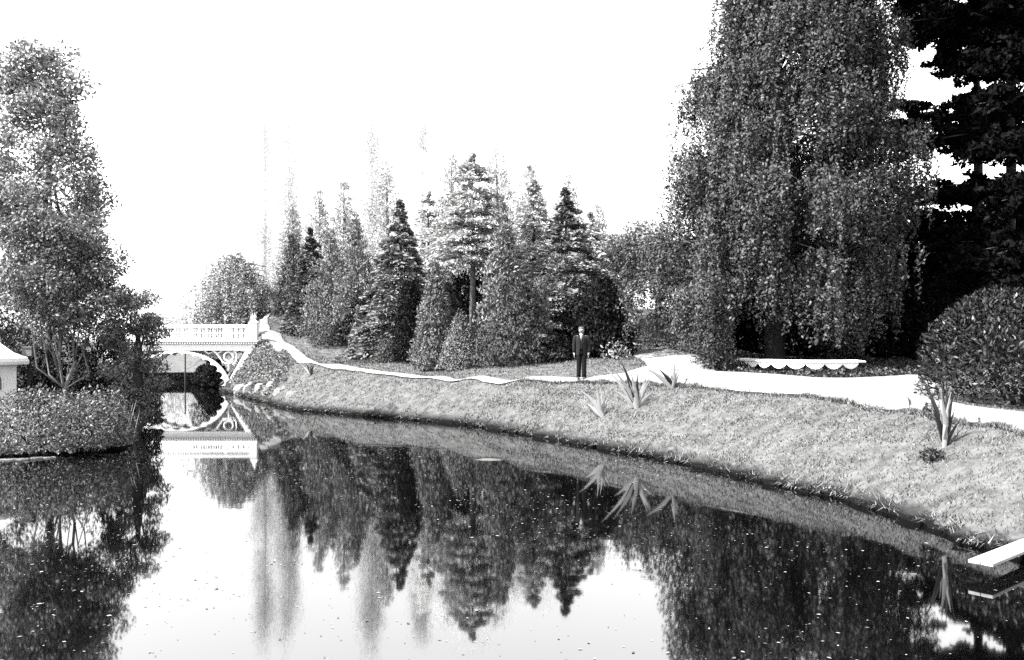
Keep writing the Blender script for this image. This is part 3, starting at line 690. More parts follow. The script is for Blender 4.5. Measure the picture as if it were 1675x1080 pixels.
bough_tree('dark_cedar', 1650, 40.5, -120, 'tall black tree at the right edge with boughs reaching left', [(-60,230,120,1.3), (20,170,90,1.2), (70,90,80,1.0), (110,70,80,0.9), (165,70,80,0.9), (215,150,90,1.1), (300,120,90,0.8), (400,150,90,1.6), (470,170,100,1.6)], 36000, 'wood', 1, leaf=0.14)
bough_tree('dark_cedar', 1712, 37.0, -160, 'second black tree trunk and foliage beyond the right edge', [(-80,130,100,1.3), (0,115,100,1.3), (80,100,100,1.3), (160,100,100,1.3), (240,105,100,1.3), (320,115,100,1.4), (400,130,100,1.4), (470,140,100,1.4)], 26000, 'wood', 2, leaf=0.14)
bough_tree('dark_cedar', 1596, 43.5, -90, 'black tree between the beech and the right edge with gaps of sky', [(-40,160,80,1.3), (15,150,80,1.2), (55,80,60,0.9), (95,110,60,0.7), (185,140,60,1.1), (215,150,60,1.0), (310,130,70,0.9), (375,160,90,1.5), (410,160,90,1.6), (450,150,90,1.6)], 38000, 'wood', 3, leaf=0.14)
GW = 'shaded trees on the right'
for i, (px, Y, top, rx, lo, lab) in enumerate([
    (1452, 47, 345, 3.4, 0.2, 'black shaded tree directly right of the weeping beech'), (1560, 46, 372, 3.4, 0.2, 'black shaded tree behind the rhododendron bush'),
    (1660, 45, 330, 3.4, 0.2, 'black shaded tree in the right corner of the wood'), (1335, 50, 90, 3.6, 0.2, 'dark tree hidden behind the trunk of the weeping beech'),
    (1245, 52, 190, 3.6, 0.2, 'dark tree seen through the left strands of the weeping beech'), (1150, 55, 380, 3.0, 0.2, 'dark low tree behind the left skirt of the weeping beech')]):
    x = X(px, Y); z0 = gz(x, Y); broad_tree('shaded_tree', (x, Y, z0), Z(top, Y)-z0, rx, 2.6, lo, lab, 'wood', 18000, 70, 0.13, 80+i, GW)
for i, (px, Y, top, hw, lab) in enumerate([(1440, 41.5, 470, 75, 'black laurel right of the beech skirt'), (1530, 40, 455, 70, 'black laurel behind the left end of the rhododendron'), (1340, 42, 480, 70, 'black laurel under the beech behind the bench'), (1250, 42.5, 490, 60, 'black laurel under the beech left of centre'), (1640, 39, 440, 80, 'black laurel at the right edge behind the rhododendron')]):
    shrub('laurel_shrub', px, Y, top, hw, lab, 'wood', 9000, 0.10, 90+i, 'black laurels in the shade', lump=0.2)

# rhododendron
def rhododendron():
    r = rng(777); Y = 23.2; px = 1672; x = X(px, Y); z0 = gz(x, Y); h = Z(474, Y)-z0; rad = (1672-1512)/F*Y
    root = empty('rhododendron_bush', (x, Y, z0), 'big glossy rounded rhododendron bush at the right edge', 'bush')
    n = 15000; d = rdir(r, n); d[:,2] = np.abs(d[:,2])**0.9; d = norm(d); a = np.arctan2(d[:,1], d[:,0])
    lum = np.sin(4*a+7*d[:,2])*0.5 + np.sin(7*a-11*d[:,2])*0.4
    hor = np.sqrt(1-d[:,2]**2)**0.75
    def pos(u): return np.stack([np.cos(a)*hor*rad*u, np.sin(a)*hor*rad*0.9*u, (d[:,2]**0.8)*h*u+0.03], 1)
    u = np.where(r.uniform(size=n) < 0.45, r.uniform(0.45, 0.95, n), r.uniform(0.93, 1.03, n))*(1+0.03*lum)
    P = pos(u); D = d*0.55 + rdir(r, n)*0.8 + np.array([0,0,0.15]); S = np.cross(D, d+np.array([0,0,0.6])) + r.normal(size=(n,3))*0.15
    L = r.uniform(0.05, 0.09, n)
    # the largest, nearest leaves are pieces of their own
    front = np.where((d[:,1] < -0.15) & (u > 0.96))[0]; pick = r.choice(front, 240, replace=False); rest = np.setdiff1d(np.arange(n), pick)
    leaves('foliage', P[rest], D[rest], S[rest], L[rest], L[rest]*0.36, M['rhodo'], root, kind='stuff')
    meshes = []
    for k in range(6):
        w = 0.026+0.003*k; ln = 0.085
        v = [(-ln,0,0),(-ln*0.3,w,0.012),(ln*0.5,w*0.8,0.006),(ln,0,-0.02),(ln*0.5,-w*0.8,0.006),(-ln*0.3,-w,0.012),(0,0,-0.004)]
        me = bpy.data.meshes.new('leaf'); me.from_pydata(v, [], [(0,6,1),(1,6,2),(2,6,3),(3,6,4),(4,6,5),(5,6,0)]); me.materials.append(M['rhodo']); meshes.append(me)
    for q, i in enumerate(pick):
        o = bpy.data.objects.new('leaf', meshes[q % 6]); dd = Vector(D[i]).normalized(); ss = Vector(S[i]); ss = (ss - ss.dot(dd)*dd).normalized(); nn = dd.cross(ss)
        if nn.dot(Vector(d[i])) < 0: ss = -ss; nn = -nn
        mtx = Matrix((dd, ss, nn)).transposed().to_4x4(); mtx.translation = Vector(P[i]*1.015); o.matrix_local = mtx
        link(o, root)
    b = MB()
    for k in range(9):
        aa = k*0.7; b.tube([(0.2*math.cos(aa),0.2*math.sin(aa),-0.2),(rad*0.35*math.cos(aa),rad*0.35*math.sin(aa),h*0.4),(rad*0.7*math.cos(aa),rad*0.65*math.sin(aa),h*0.6)],[0.06,0.04,0.015],6)
    b.obj('stem', M['bark'], root, smooth=True)
rhododendron()

# ivy under the bench and the beech
def ivy():
    r = rng(64); n = 26000
    px = r.uniform(1182, 1560, n); Y = r.uniform(31.0, 40, n); P = np.column_stack([(px-CX)/F*Y, Y]); k = ~on_path(P); P = P[k]; n = len(P)
    z = land(P) + r.uniform(0, 1, n)**1.5*0.22*(0.5+0.5*np.sin(P[:,0]*2.3)**2)+0.01
    L = r.uniform(0.03, 0.07, n)
    leaves('ivy_cover', np.column_stack([P, z]), rdir(r, n)*0.7+np.array([0,-0.3,-0.2]), rdir(r, n), L, L*0.7, M['ivy'], None, label='ivy ground cover below the scalloped bench', cat='ivy', kind='stuff')
ivy()
# creepers on the steep bank by the bridge
def creeper():
    r = rng(65); n = 7000
    px = r.uniform(368, 470, n); Y = r.uniform(41, 49, n); P = np.column_stack([(px-CX)/F*Y, Y]); s, _ = sdist(P, POND)
    k = (s > -0.02) & (s < 2.3) & ~on_path(P); P = P[k]; n = len(P); z = land(P) + r.uniform(0, 0.22, n); L = r.uniform(0.04, 0.09, n)
    leaves('bank_creeper', np.column_stack([P, z]), rdir(r, n)+np.array([0,-0.3,-0.4]), rdir(r, n), L, L*0.5, M['broad'], None, label='rough creepers on the steep bank right of the bridge', cat='creeper', kind='stuff')
creeper()

# ------------------------------------------------------------------ scalloped bench
def bench():
    pts = [(1197,36.4), (1212,35.5), (1232,34.6), (1262,33.7), (1300,33.0), (1340,32.75), (1380,32.8), (1415,33.1)]
    C = catmull([(X(p, y), y) for p, y in pts], 0.04, False)
    d = np.concatenate([[0], np.cumsum(np.linalg.norm(np.diff(C, axis=0), axis=1))]); tot = d[-1]
    def at(s_): return np.array([np.interp(s_, d, C[:,0]), np.interp(s_, d, C[:,1])])
    zt = 2.13; base = C.mean(0); root = empty('scalloped_bench', (base[0], base[1], gz(*base)), 'long curved white bench with a scalloped apron under the beech', 'bench')
    o = np.array([base[0], base[1], gz(*base)])
    def tang(s_): t = at(min(s_+0.05, tot))-at(max(s_-0.05, 0)); return t/np.linalg.norm(t)
    def back(s_): t = tang(s_); return np.array([-t[1], t[0]])
    # seat board
    n = 60; S_ = np.linspace(0, tot, n); V = []
    for s_ in S_:
        p, b = at(s_), back(s_)
        for off, z in ((-0.05, zt), (0.48, zt+0.03), (0.48, zt-0.03), (-0.05, zt-0.055)): V.append((p[0]+b[0]*off-o[0], p[1]+b[1]*off-o[1], z-o[2]))
    Fc = []
    for i in range(n-1):
        for k in range(4): Fc.append((i*4+k, i*4+(k+1)%4, i*4+4+(k+1)%4, i*4+4+k))
    Fc += [(0,1,2,3), ((n-1)*4+3,(n-1)*4+2,(n-1)*4+1,(n-1)*4)]
    b = MB(); b.add(V, Fc); b.obj('seat_board', M['white'], root)
    N = 9; a0, a1 = 0.06, tot-0.30; wch = (a1-a0)/N
    for k in range(N):
        b = MB(); m = 10; V = []
        for off in (0.0, 0.035):
            for j in range(m+1):
                s_ = a0 + wch*(k + j/m); p, bb = at(s_), back(s_); q = p + bb*off
                dep = 0.06 + 0.18*math.sin(math.pi*j/m)**0.8
                V.append((q[0]-o[0], q[1]-o[1], zt-0.057-o[2])); V.append((q[0]-o[0], q[1]-o[1], zt-0.057-dep-o[2]))
        h = 2*(m+1); Fc = []
        for j in range(m):
            Fc.append((2*j, 2*j+1, 2*j+3, 2*j+2)); Fc.append((h+2*j+2, h+2*j+3, h+2*j+1, h+2*j)); Fc.append((2*j+1, h+2*j+1, h+2*j+3, 2*j+3)); Fc.append((2*j+2, h+2*j+2, h+2*j, 2*j))
        Fc += [(0, h, h+1, 1), (2*m, 2*m+1, h+2*m+1, h+2*m)]
        b.add(V, Fc); b.obj('scallop', M['white'], root)
    for s_ in (0.35, tot*0.35, tot*0.65, tot-0.5):
        p, bb = at(s_), back(s_); q = p+bb*0.26; g = gz(*q)
        b = MB(); b.box(q[0]-0.09-o[0], q[0]+0.09-o[0], q[1]-0.14-o[1], q[1]+0.14-o[1], g-0.1-o[2], zt-0.05-o[2]); b.obj('leg', M['slate'], root, bevel=0.01)
bench()

# ------------------------------------------------------------------ bridge
def bridge():
    Y0 = 48.9; k = Y0/F
    def bxz(px, py): return ((px-CX)*k, CZ-(py-HY)*k)
    cx = (289-CX)*k; root = empty('garden_bridge', (cx, Y0, 0), 'ornate white arched garden bridge with tracery and balustrade', 'bridge')
    hwid = (421-289)*k; depth = 2.2; wh = M['white']
    b = MB(); b.box(-hwid, hwid, -0.06, depth+0.06, 2.60, 2.775); b.obj('deck', wh, root, bevel=0.01)
    for y0, y1, side in ((-0.0, 0.22, 0), (depth-0.22, depth, 1)):
        face = -1 if side == 0 else 1
        yo0, yo1 = (y0-0.13, y0-0.062) if side == 0 else (y1+0.062, y1+0.13)
        b = MB(); b.box(-hwid-0.05, hwid+0.05, yo0-0.03*(side == 0), yo1+0.03*(side == 1), 2.72, 2.79); b.obj('cornice', wh, root, bevel=0.01)
        b = MB(); x = -hwid+0.06
        while x < hwid-0.06:
            b.box(x, x+0.06, yo0+0.005, yo1-0.002, 2.615, 2.717); x += 0.135
        b.obj('dentil_course', wh, root)
        # top beam of the face
        b = MB(); b.box(-hwid+0.12, hwid-0.12, y0, y1, 2.24, 2.597); b.obj('beam', wh, root, bevel=0.012)
        # lobed arch ring
        n = 181; A, B = [], []; ai, bi, zs = 2.43, 1.70, 0.30; ao, bo = 2.86, 1.93
        for j in range(n):
            t = math.pi*j/(n-1); A.append((ao*math.cos(t), zs + bo*math.sin(t)))
            lob = abs(math.sin(t*6.5*2))**0.6
            f_ = 1 + 0.095*lob; B.append((ai*f_*math.cos(t), zs + bi*(1+0.085*lob)*math.sin(t)))
        b = MB(); b.strip(A, B, y0+0.02, y1-0.02); b.obj('arch_ring', wh, root)
        # raking end struts and tracery, left and right
        for sg in (1, -1):
            p1 = (bxz(414,563)[0]-cx, 2.24); p0 = (bxz(362,640)[0]-cx, 0.0)
            w_ = 0.26; A = [(sg*p0[0], p0[1]-0.25), (sg*p1[0], p1[1])]; B = [(sg*(p0[0]-w_*0.3), p0[1]-0.25), (sg*(p1[0]-w_*1.6), p1[1])]
            b = MB(); b.strip(A, B, y0+0.01, y1-0.01); b.obj('raking_strut', wh, root)
            # tracery ring, little ring and curved bars in the triangular spandrel
            def bar(pts, r_, nm='tracery_bar'):
                q = MB(); q.tube([(sg*p[0], (y0+y1)/2, p[1]) for p in pts], r_, 6); return q.obj(nm, wh, root, smooth=True)
            rc = (bxz(373, 583)[0]-cx, bxz(373, 583)[1]-0.03)
            for rr, th in ((0.25, 0.05),):
                q = MB(); q.tube([(sg*(rc[0]+rr*math.cos(t)), (y0+y1)/2, rc[1]+rr*math.sin(t)) for t in np.linspace(0, 2*math.pi, 25)], th, 6); q.obj('tracery_ring', wh, root, smooth=True)
            def P(px, py): q = bxz(px, py); return (q[0]-cx, q[1])
            bar([P(350,574), P(356,582), P(362,590), P(364,598)], 0.04)
            bar([P(345,574), P(352,578), P(358,577), P(362,574)], 0.035)
            bar([P(383,574), P(386,580), P(385,590), P(380,597)], 0.04)
            bar([P(362,592), P(369,595), P(377,594), P(381,590)], 0.035)
            bar([P(373,592), P(373,600), P(372,608)], 0.035)
            bar([P(333,574), P(340,579), P(346,577)], 0.03)
        # parapet
        py0, py1 = (0.0, 0.12) if side == 0 else (depth-0.12, depth)
        xe = hwid-0.32 if side == 0 else hwid-1.05; ym = (py0+py1)/2
        b = MB(); b.box(-xe, xe, py0, py1, 2.778, 2.90); b.obj('bottom_rail', wh, root, bevel=0.008)
        b = MB(); b.box(-xe, xe, py0-0.03, py1+0.03, 3.50, 3.655); b.obj('handrail', wh, root, bevel=0.02)
        b = MB(); b.box(-xe+0.01, xe-0.01, py0+0.03, py1-0.03, 3.19, 3.25); b.obj('middle_rail', wh, root)
        proto = MB(); proto.lathe([(0.042,2.902),(0.042,2.95),(0.024,2.99),(0.038,3.07),(0.024,3.16),(0.024,3.28),(0.038,3.36),(0.024,3.44),(0.042,3.47),(0.042,3.498)], (0,0,0), 8)
        pm = proto.mesh('baluster', wh, True)
        slat = MB(); slat.box(-0.10, 0.10, -0.03, 0.03, 2.902, 3.498); sm = slat.mesh('slat', wh)
        x = 0.068
        while x < xe-1.60:
            for sg in (1, -1):
                o = bpy.data.objects.new('baluster', pm); o.location = (sg*x, ym, 0); link(o, root)
            x += 0.136 if side == 0 else 0.408
        for sg in (1, -1):
            q = MB(); q.box(sg*(xe-1.45)-0.10, sg*(xe-1.45)+0.10, ym-0.055, ym+0.055, 2.902, 3.498); q.obj('panel_post', wh, root, bevel=0.01)
            for j in range(4 if side == 0 else 1):
                o = bpy.data.objects.new('slat', sm); o.location = (sg*(xe-1.17+0.29*j), ym, 0); link(o, root)
            # newel with cap and finial
            xn = sg*(xe+0.16); q = MB(); q.box(xn-0.155, xn+0.155, ym-0.16, ym+0.16, 2.778, 3.74); nw = q.obj('newel_post', wh, root, bevel=0.015)
            q = MB(); q.lathe([(0.27,3.743),(0.28,3.79),(0.20,3.85),(0.10,3.93)], (xn, ym, 0), 4, math.pi/4); q.obj('cap', wh, nw)
            q = MB(); q.lathe([(0.05,3.932),(0.045,3.97),(0.11,4.04),(0.125,4.09),(0.10,4.13),(0.035,4.19),(0.03,4.22),(0.005,4.32)], (xn, ym, 0), 10); q.obj('finial', wh, nw, smooth=True)
    # masonry abutments behind the struts
    for sg in (1, -1):
        b = MB(); b.box(min(sg*2.95, sg*4.3), max(sg*2.95, sg*4.3), 0.3, depth-0.3, -0.6, 2.2) if False else None
        b = MB(); A = [(sg*2.55,-0.6),(sg*4.2,-0.6)]; B = [(sg*2.75,0.5),(sg*4.25,2.45)]; b.strip(A, B, 0.26, depth-0.26); b.obj('abutment', M['stone'], root)
bridge()

# ------------------------------------------------------------------ rocks on the shore by the bridge
def rock(px, py, Y, sx, sy, sz, label, seed):
    r = rng(seed+55); bm = bmesh.new(); bmesh.ops.create_icosphere(bm, subdivisions=3, radius=1)
    ph = r.uniform(0, 6.28, 6)
    for v in bm.verts:
        c = v.co; f_ = 1 + 0.13*math.sin(3*c.x+ph[0]+2*c.z) + 0.11*math.sin(4*c.y+ph[1]) + 0.09*math.sin(7*c.z+5*c.x+ph[2]) + 0.05*math.sin(13*c.x+11*c.y+ph[3])
        v.co = Vector((round(c.x*f_*4)/4*0.35+c.x*f_*0.65, c.y*f_, round(c.z*f_*3)/3*0.4+c.z*f_*0.6)); v.co.x *= sx; v.co.y *= sy; v.co.z *= sz
    me = bpy.data.meshes.new('shore_rock'); bm.to_mesh(me); bm.free(); me.materials.append(M['stone'])
    o = bpy.data.objects.new('shore_rock', me); o.location = W(px, py, Y); o.rotation_euler = (0, 0, r.uniform(0, 6))
    link(o, None, label, 'rock', 'pale rocks at the waterline by the bridge')
for i, a in enumerate([(397,641,46.2,0.42,0.4,0.40,'pale rock nearest the foot of the bridge'), (412,643,44.8,0.40,0.4,0.45,'second pale rock from the bridge'),
    (429,645,43.4,0.48,0.4,0.50,'third pale rock from the bridge'), (447,645,42.0,0.48,0.4,0.62,'tallest pale rock in the shore row'),
    (464,648,40.8,0.46,0.4,0.50,'pale rock right of the tallest one'), (480,654,39.3,0.34,0.35,0.38,'last pale rock where the grass edge begins'), (455,657,41.0,0.34,0.3,0.2,'flat pale rock lying in front at the water')]):
    rock(*a, i)

# ------------------------------------------------------------------ spiky plants
def blade(root, p0, p1, w, m, r, bow=0.12):
    p0, p1 = Vector(p0), Vector(p1); d = p1-p0; ln = d.length; up = Vector((0,0,1))
    side = d.cross(Vector((r.normal()*0.25, 1, 0.1))).normalized(); nn = side.cross(d).normalized(); n = 7; v = []; f = []
    sag = Vector((d.x, d.y, 0)); sag = sag.normalized() if sag.length > 1e-4 else Vector((0,0,0))
    for i in range(n):
        t = i/(n-1); c = p0 + d*t + (up*0.8 - sag*0.4)*bow*ln*math.sin(math.pi*t)*0.6
        ww = w*(0.55+0.45*math.sin(math.pi*min(1, t*1.15+0.12)))*(1-t**3) + 0.002
        v += [c - side*ww, c - nn*ww*0.35, c + side*ww]
    for i in range(n-1):
        a = i*3; f += [(a, a+1, a+4, a+3), (a+1, a+2, a+5, a+4)]
    me = bpy.data.meshes.new('leaf'); me.from_pydata([tuple(q) for q in v], [], f); me.materials.append(m); me.polygons.foreach_set('use_smooth', [True]*len(f))
    return link(bpy.data.objects.new('leaf', me), root)
def spiky(name, px, py, Y, tips, label, w, seed, mm=('yucca',), extra=9, cat='plant'):
    r = rng(seed+5); x = X(px, Y); z0 = gz(x, Y); root = empty(name, (x, Y, z0), label, cat, 'spiky plants on the lawn')
    zb = Z(py, Y)
    for i, (tx, ty) in enumerate(tips):
        yo = r.uniform(-0.30, 0.10); q = (X(tx, Y)-x, yo, (Z(ty, Y)-zb))
        blade(root, (r.normal()*0.03, r.normal()*0.03, -0.03), q, w*r.uniform(0.8,1.15), M[mm[i % len(mm)]], r, 0.06+0.06*r.uniform())
    hmax = max(zb-0 if False else Z(t[1], Y)-zb for t in tips)
    for i in range(extra):
        a = r.uniform(0, 6.28); q = (math.cos(a)*0.3*hmax, math.sin(a)*0.2*hmax, hmax*r.uniform(0.35, 0.75)); blade(root, (0,0,-0.03), q, w*0.8, M[mm[i % len(mm)]], r, 0.08)
spiky('spiky_plant', 984, 676, 26.05, [(947,632),(955,640),(975,626),(982,628),(958,655),(990,640),(968,650)], 'small pale spiky plant in front and left of the others near the water', 0.055, 1)
spiky('spiky_plant', 1042, 669, 25.45, [(983,597),(1000,604),(1013,591),(1022,606),(1030,612),(1042,612),(1063,620),(1056,626),(1018,628),(1070,640),(1004,640)], 'largest pale spiky plant in the middle of the lawn group', 0.065, 2, ('yucca','yucca','yuccad'))
spiky('spiky_plant', 1101, 636, 25.8, [(1054,603),(1066,608),(1075,604),(1082,622),(1101,594),(1104,600),(1108,606),(1090,615)], 'pale spiky plant at the path edge right of the largest one', 0.062, 3, ('yucca','yucca','yuccad'))
spiky('spiky_plant', 1545, 738, 16.6, [(1511,626),(1519,650),(1526,645),(1540,634),(1542,628),(1549,648),(1551,640),(1561,684),(1534,668),(1556,700)], 'dark upright spiky plant alone at the right by the path', 0.045, 4, ('yuccad','yuccad','yucca'), extra=5)
spiky('spiky_plant', 508, 622, 40.6, [(494,607),(500,603),(508,601),(516,604),(521,607),(512,606)], 'tiny spiky plant far left beside the curving path', 0.05, 5, ('yucca','yuccad'), extra=4)
shrub('low_plant', 1526, 16.3, 737, 20, 'low dark leafy tuft at the foot of the right spiky plant', 'ivy', 260, 0.04, 31, None, cat='plant')

# ------------------------------------------------------------------ plank over the water
def plank():
    z = 0.22; a = Vector((X(1583.5, 11.38), 11.38, z)); b_ = Vector((X(1621, 11.17), 11.17, z)); d = Vector((1.41, 1.20, 0.0)).normalized()
    wv = (b_-a); ln = 3.2; root = empty('landing_plank', (a.x, a.y, z), 'bright board jutting from the bank over the water at lower right', 'plank')
    wv = wv - d*wv.dot(d); wdt = 0.15
    wdir = wv.normalized()
    for i in range(2):
        q = MB(); o0 = wdir*(wdt*i + 0.004*i); v = []
        for zz_ in (0, 0.045):
            for p in (o0, o0+d*(ln+0.02*i), o0+d*(ln+0.02*i)+wdir*(wdt-0.004), o0+wdir*(wdt-0.004)): v.append((p.x, p.y, zz_-0.045))
        q.add(v, [(3,2,1,0),(4,5,6,7),(0,1,5,4),(1,2,6,5),(2,3,7,6),(3,0,4,7)]); q.obj('board', M['board'], root, bevel=0.006)
    q = MB(); c = wdir*wdt + d*1.7; q.tube([(c.x, c.y, -0.047), (c.x, c.y, -1.2)], 0.045, 8); q.obj('post', M['bark'], root)
    q = MB(); v0 = wdir*0.0+d*1.65; 
    v = []
    for zz_ in (-0.10, -0.047):
        for p in (v0, v0+d*0.09, v0+d*0.09+wdir*0.30, v0+wdir*0.30): v.append((p.x, p.y, zz_))
    q.add(v, [(3,2,1,0),(4,5,6,7),(0,1,5,4),(1,2,6,5),(2,3,7,6),(3,0,4,7)]); q.obj('cross_bar', M['bark'], root)
plank()

# ------------------------------------------------------------------ left bank
def pavilion():
    Y = 27.0; cx = X(-34, Y); g = gz(cx, Y); root = empty('white_pavilion', (cx, Y, g), 'small white pavilion with a pointed window and flared roof at the left edge', 'pavilion')
    hw = X(27, Y)-cx; ze = Z(596, Y)-g; zt = Z(585.5, Y)-g; wh = M['white']; n = 6
    q = MB(); q.lathe([(hw*1.02, -0.2), (hw*1.02, 0.12), (hw, 0.14), (hw, ze)], (0,0,0), n, 0); q.obj('wall', wh, root)
    q = MB(); q.lathe([(hw*1.33, ze+0.002), (hw*1.35, ze+0.09), (hw*1.30, zt)], (0,0,0), n, 0); q.obj('eave', wh, root)
    q = MB(); q.lathe([(hw*1.28, zt+0.002), (hw*0.95, zt+0.14), (hw*0.6, zt+0.42), (hw*0.28, zt+0.85), (0.06, zt+1.3)], (0,0,0), n, 0); rf = q.obj('roof', wh, root)
    q = MB(); q.lathe([(0.06,zt+1.302),(0.10,zt+1.4),(0.03,zt+1.5),(0.005,zt+1.7)], (0,0,0), 8); q.obj('finial', wh, rf, smooth=True)
    # pointed windows on the faces turned to the pond
    for a in (-math.pi/2, -math.pi/6, -5*math.pi/6):
        c = Vector((math.cos(a), math.sin(a), 0)); t = Vector((-math.sin(a), math.cos(a), 0)); r0 = hw*math.cos(math.pi/6)
        zb, w_, h_ = Z(637, Y)-g, 0.115, 0.52
        prof = [(-w_, 0), (w_, 0), (w_, h_*0.6), (w_*0.6, h_*0.82), (0, h_), (-w_*0.6, h_*0.82), (-w_, h_*0.6)]
        q = MB(); v = [c*(r0+0.006)+t*p[0]+Vector((0,0,zb+p[1])) for p in prof] + [c*(r0-0.05)+t*p[0]+Vector((0,0,zb+p[1])) for p in prof]
        k = len(prof); q.add(v, [tuple(range(k)), tuple(range(2*k-1, k-1, -1))] + [(i, (i+1)%k, k+(i+1)%k, k+i) for i in range(k)]); wn_ = q.obj('window', M['slate'], root)
        q = MB(); q.tube([c*(r0+0.012)+t*p[0]*1.12+Vector((0,0,zb+p[1]*1.03)) for p in prof+prof[:1]], 0.022, 5); q.obj('frame', wh, wn_)
pavilion()
def nest_box():
    Y = 27.6; x, z = X(47, Y), Z(576, Y); g = gz(x, Y); root = empty('nest_box', (x, Y, g), 'small grey slatted box on a post beside the pavilion roof', 'box')
    for i in range(4):
        q = MB(); z0 = z-g-0.12+i*0.065; q.box(-0.15, 0.15, -0.12, 0.12, z0, z0+0.058); q.obj('slat', M['slate'], root)
    q = MB(); q.box(-0.17, 0.17, -0.15, 0.15, z-g+0.14, z-g+0.17); q.obj('lid', M['slate'], root)
    q = MB(); q.box(-0.04, 0.04, -0.03, 0.05, -0.2, z-g-0.122); q.obj('post', M['bark'], root)
nest_box()

GL = 'trees of the left bank'
Y = 25.6; x = X(112, Y); g = gz(x, Y)
broad_tree('twin_trunk_tree', (x, Y, g), Z(325, Y)-g, 2.25, 1.6, Z(565, Y)-g, 'light leafy tree with two slim leaning trunks on the left bank', 'broad', 30000, 105, 0.050, 3, GL,
    trunks=[((-0.04,0,-0.2),(0.25,0.1,3.4),0.07), ((-0.22,0.05,-0.2),(-0.05,0.0,3.2),0.055)], tr='palebark', shape=0.55, cr=(0.09,0.16), hang=0.3, skew=(-0.6,0), limbs_n=12)
x2 = X(218, 27.5)
broad_tree('overhanging_tree', (x2, 27.5, gz(x2, 27.5)), Z(455, 27.5)-gz(x2, 27.5), 1.1, 0.9, 0.3, 'slender leafy young tree leaning over the water toward the bridge', 'cypb', 11000, 50, 0.048, 4, GL, shape=0.8, cr=(0.08,0.16), hang=0.5)
Y = 28.8; x = X(70, Y); g = gz(x, Y)
broad_tree('tall_tree', (x, Y, g), Z(50, Y)-g, 2.35, 2.0, 3.2, 'tall grey tree rising behind the twin trunks at the left edge', 'willow', 36000, 150, 0.066, 5, GL, cr=(0.07,0.13), shape=0.7, trunks=[((0,0,-0.3),(0.2,0,8.5),0.16)])  # light leaf tone carries the glare that greys this crown
x = X(-60, 31); g = gz(x, 31)
broad_tree('tall_tree', (x, 31, g), Z(230, 31)-g, 2.2, 2.2, 1.0, 'grey tree half cut by the left edge above the pavilion', 'broad', 14000, 60, 0.075, 6, GL)
for i, (px, Y, top, hw, lab) in enumerate([(95, 29.5, 545, 70, 'black shrub behind the two slim trunks'), (175, 29.0, 540, 60, 'dark shrub right of the two slim trunks'), (215, 29.5, 585, 45, 'dark low shrub over the water left of the bridge'), (40, 31, 520, 60, 'dark shrub above the pavilion roof')]):
    shrub('dark_shrub', px, Y, top, hw, lab, 'yew' if i < 2 else 'cyp', 7000, 0.06, 110+i, 'dark shrubs of the left bank')
shrub('waterside_bush', 60, 23.1, 640, 128, 'broad leafy bush spilling over the water at the left', 'broad', 11000, 0.042, 120, 'bushes at the water on the left', depth=0.6, lump=0.12)
shrub('waterside_bush', 158, 23.9, 645, 58, 'darker bush at the point of the left bank', 'cypb', 7000, 0.040, 121, 'bushes at the water on the left', depth=0.8, lump=0.2)
def reeds():
    r = rng(9); root = empty('reed_clump', (X(175, 25.0), 25.0, gz(X(175, 25.0), 25.0)), 'upright reed blades in front of the left bank shrubs', 'reeds')
    for i in range(34):
        x0 = r.uniform(-0.7, 0.75); y0 = r.uniform(-0.25, 0.3); h = r.uniform(0.6, 1.25)
        blade(root, (x0, y0, -0.05), (x0+r.normal()*0.22, y0+r.normal()*0.15, h), 0.012, M['yucca'] if i % 3 == 0 else M['yuccad'], r, 0.05)
reeds()
def kerb():
    r = rng(19); pts = [(-11.5,23.1),(-11.75,22.95),(-12.0,22.82),(-12.7,22.72),(-13.4,22.62),(-14.1,22.55),(-14.9,22.5),(-15.7,22.4)]
    for i in range(len(pts)-1):
        a, b_ = Vector((*pts[i],0)), Vector((*pts[i+1],0)); d = (b_-a); root = MB(); nrm = Vector((d.y,-d.x,0)).normalized()
        if nrm.y > 0: nrm = -nrm
        v = []
        for z in (-0.15, 0.05+r.uniform(-0.012,0.012)):
            for p in (a+nrm*0.10, b_-d*0.03+nrm*0.10, b_-d*0.03-nrm*0.12, a-nrm*0.12): v.append((p.x, p.y-0.75, z-0.02))
        root.add(v, [(3,2,1,0),(4,5,6,7),(0,1,5,4),(1,2,6,5),(2,3,7,6),(3,0,4,7)])
        yield root
KROOT = empty('stone_edging', (-12.5, 22.75, 0), 'pale stone edging along the waterline below the left bush', 'edging')
for mb in kerb():
    mb.v = [(p[0]+12.5, p[1]-22.75, p[2]) for p in mb.v]; mb.obj('stone', M['stone'], KROOT, bevel=0.012)

# ------------------------------------------------------------------ beyond the bridge
def hedge():
    r = rng(44); n = 7000; xa, xb, yc = X(246, 57.55), X(346, 57.55), 57.55; x0 = (xa+xb)/2; g = 0.03; root = empty('clipped_hedge', (x0, yc, g), 'low dark clipped hedge on the far shore seen under the bridge', 'hedge')
    hw = (xb-xa)/2; u = r.uniform(-1, 1, n); th = r.uniform(0, np.pi, n); P = np.stack([u*hw, -np.cos(th)*0.4*r.uniform(0.8,1.05,n), np.sin(th)**0.5*(Z(611,yc)-g+0.05)*r.uniform(0.85,1.05,n)], 1); P[:,2] -= 0.02
    L = r.uniform(0.04,0.08,n); leaves('foliage', P, rdir(r,n), rdir(r,n), L, L*0.5, M['yew'], root)
    b = MB()
    for k in range(6): b.tube([(-hw+hw*2*(k+0.5)/6,0,-0.2),(-hw+hw*2*(k+0.5)/6,0,0.4)], 0.03, 5)
    b.obj('stem', M['bark'], root)
hedge()
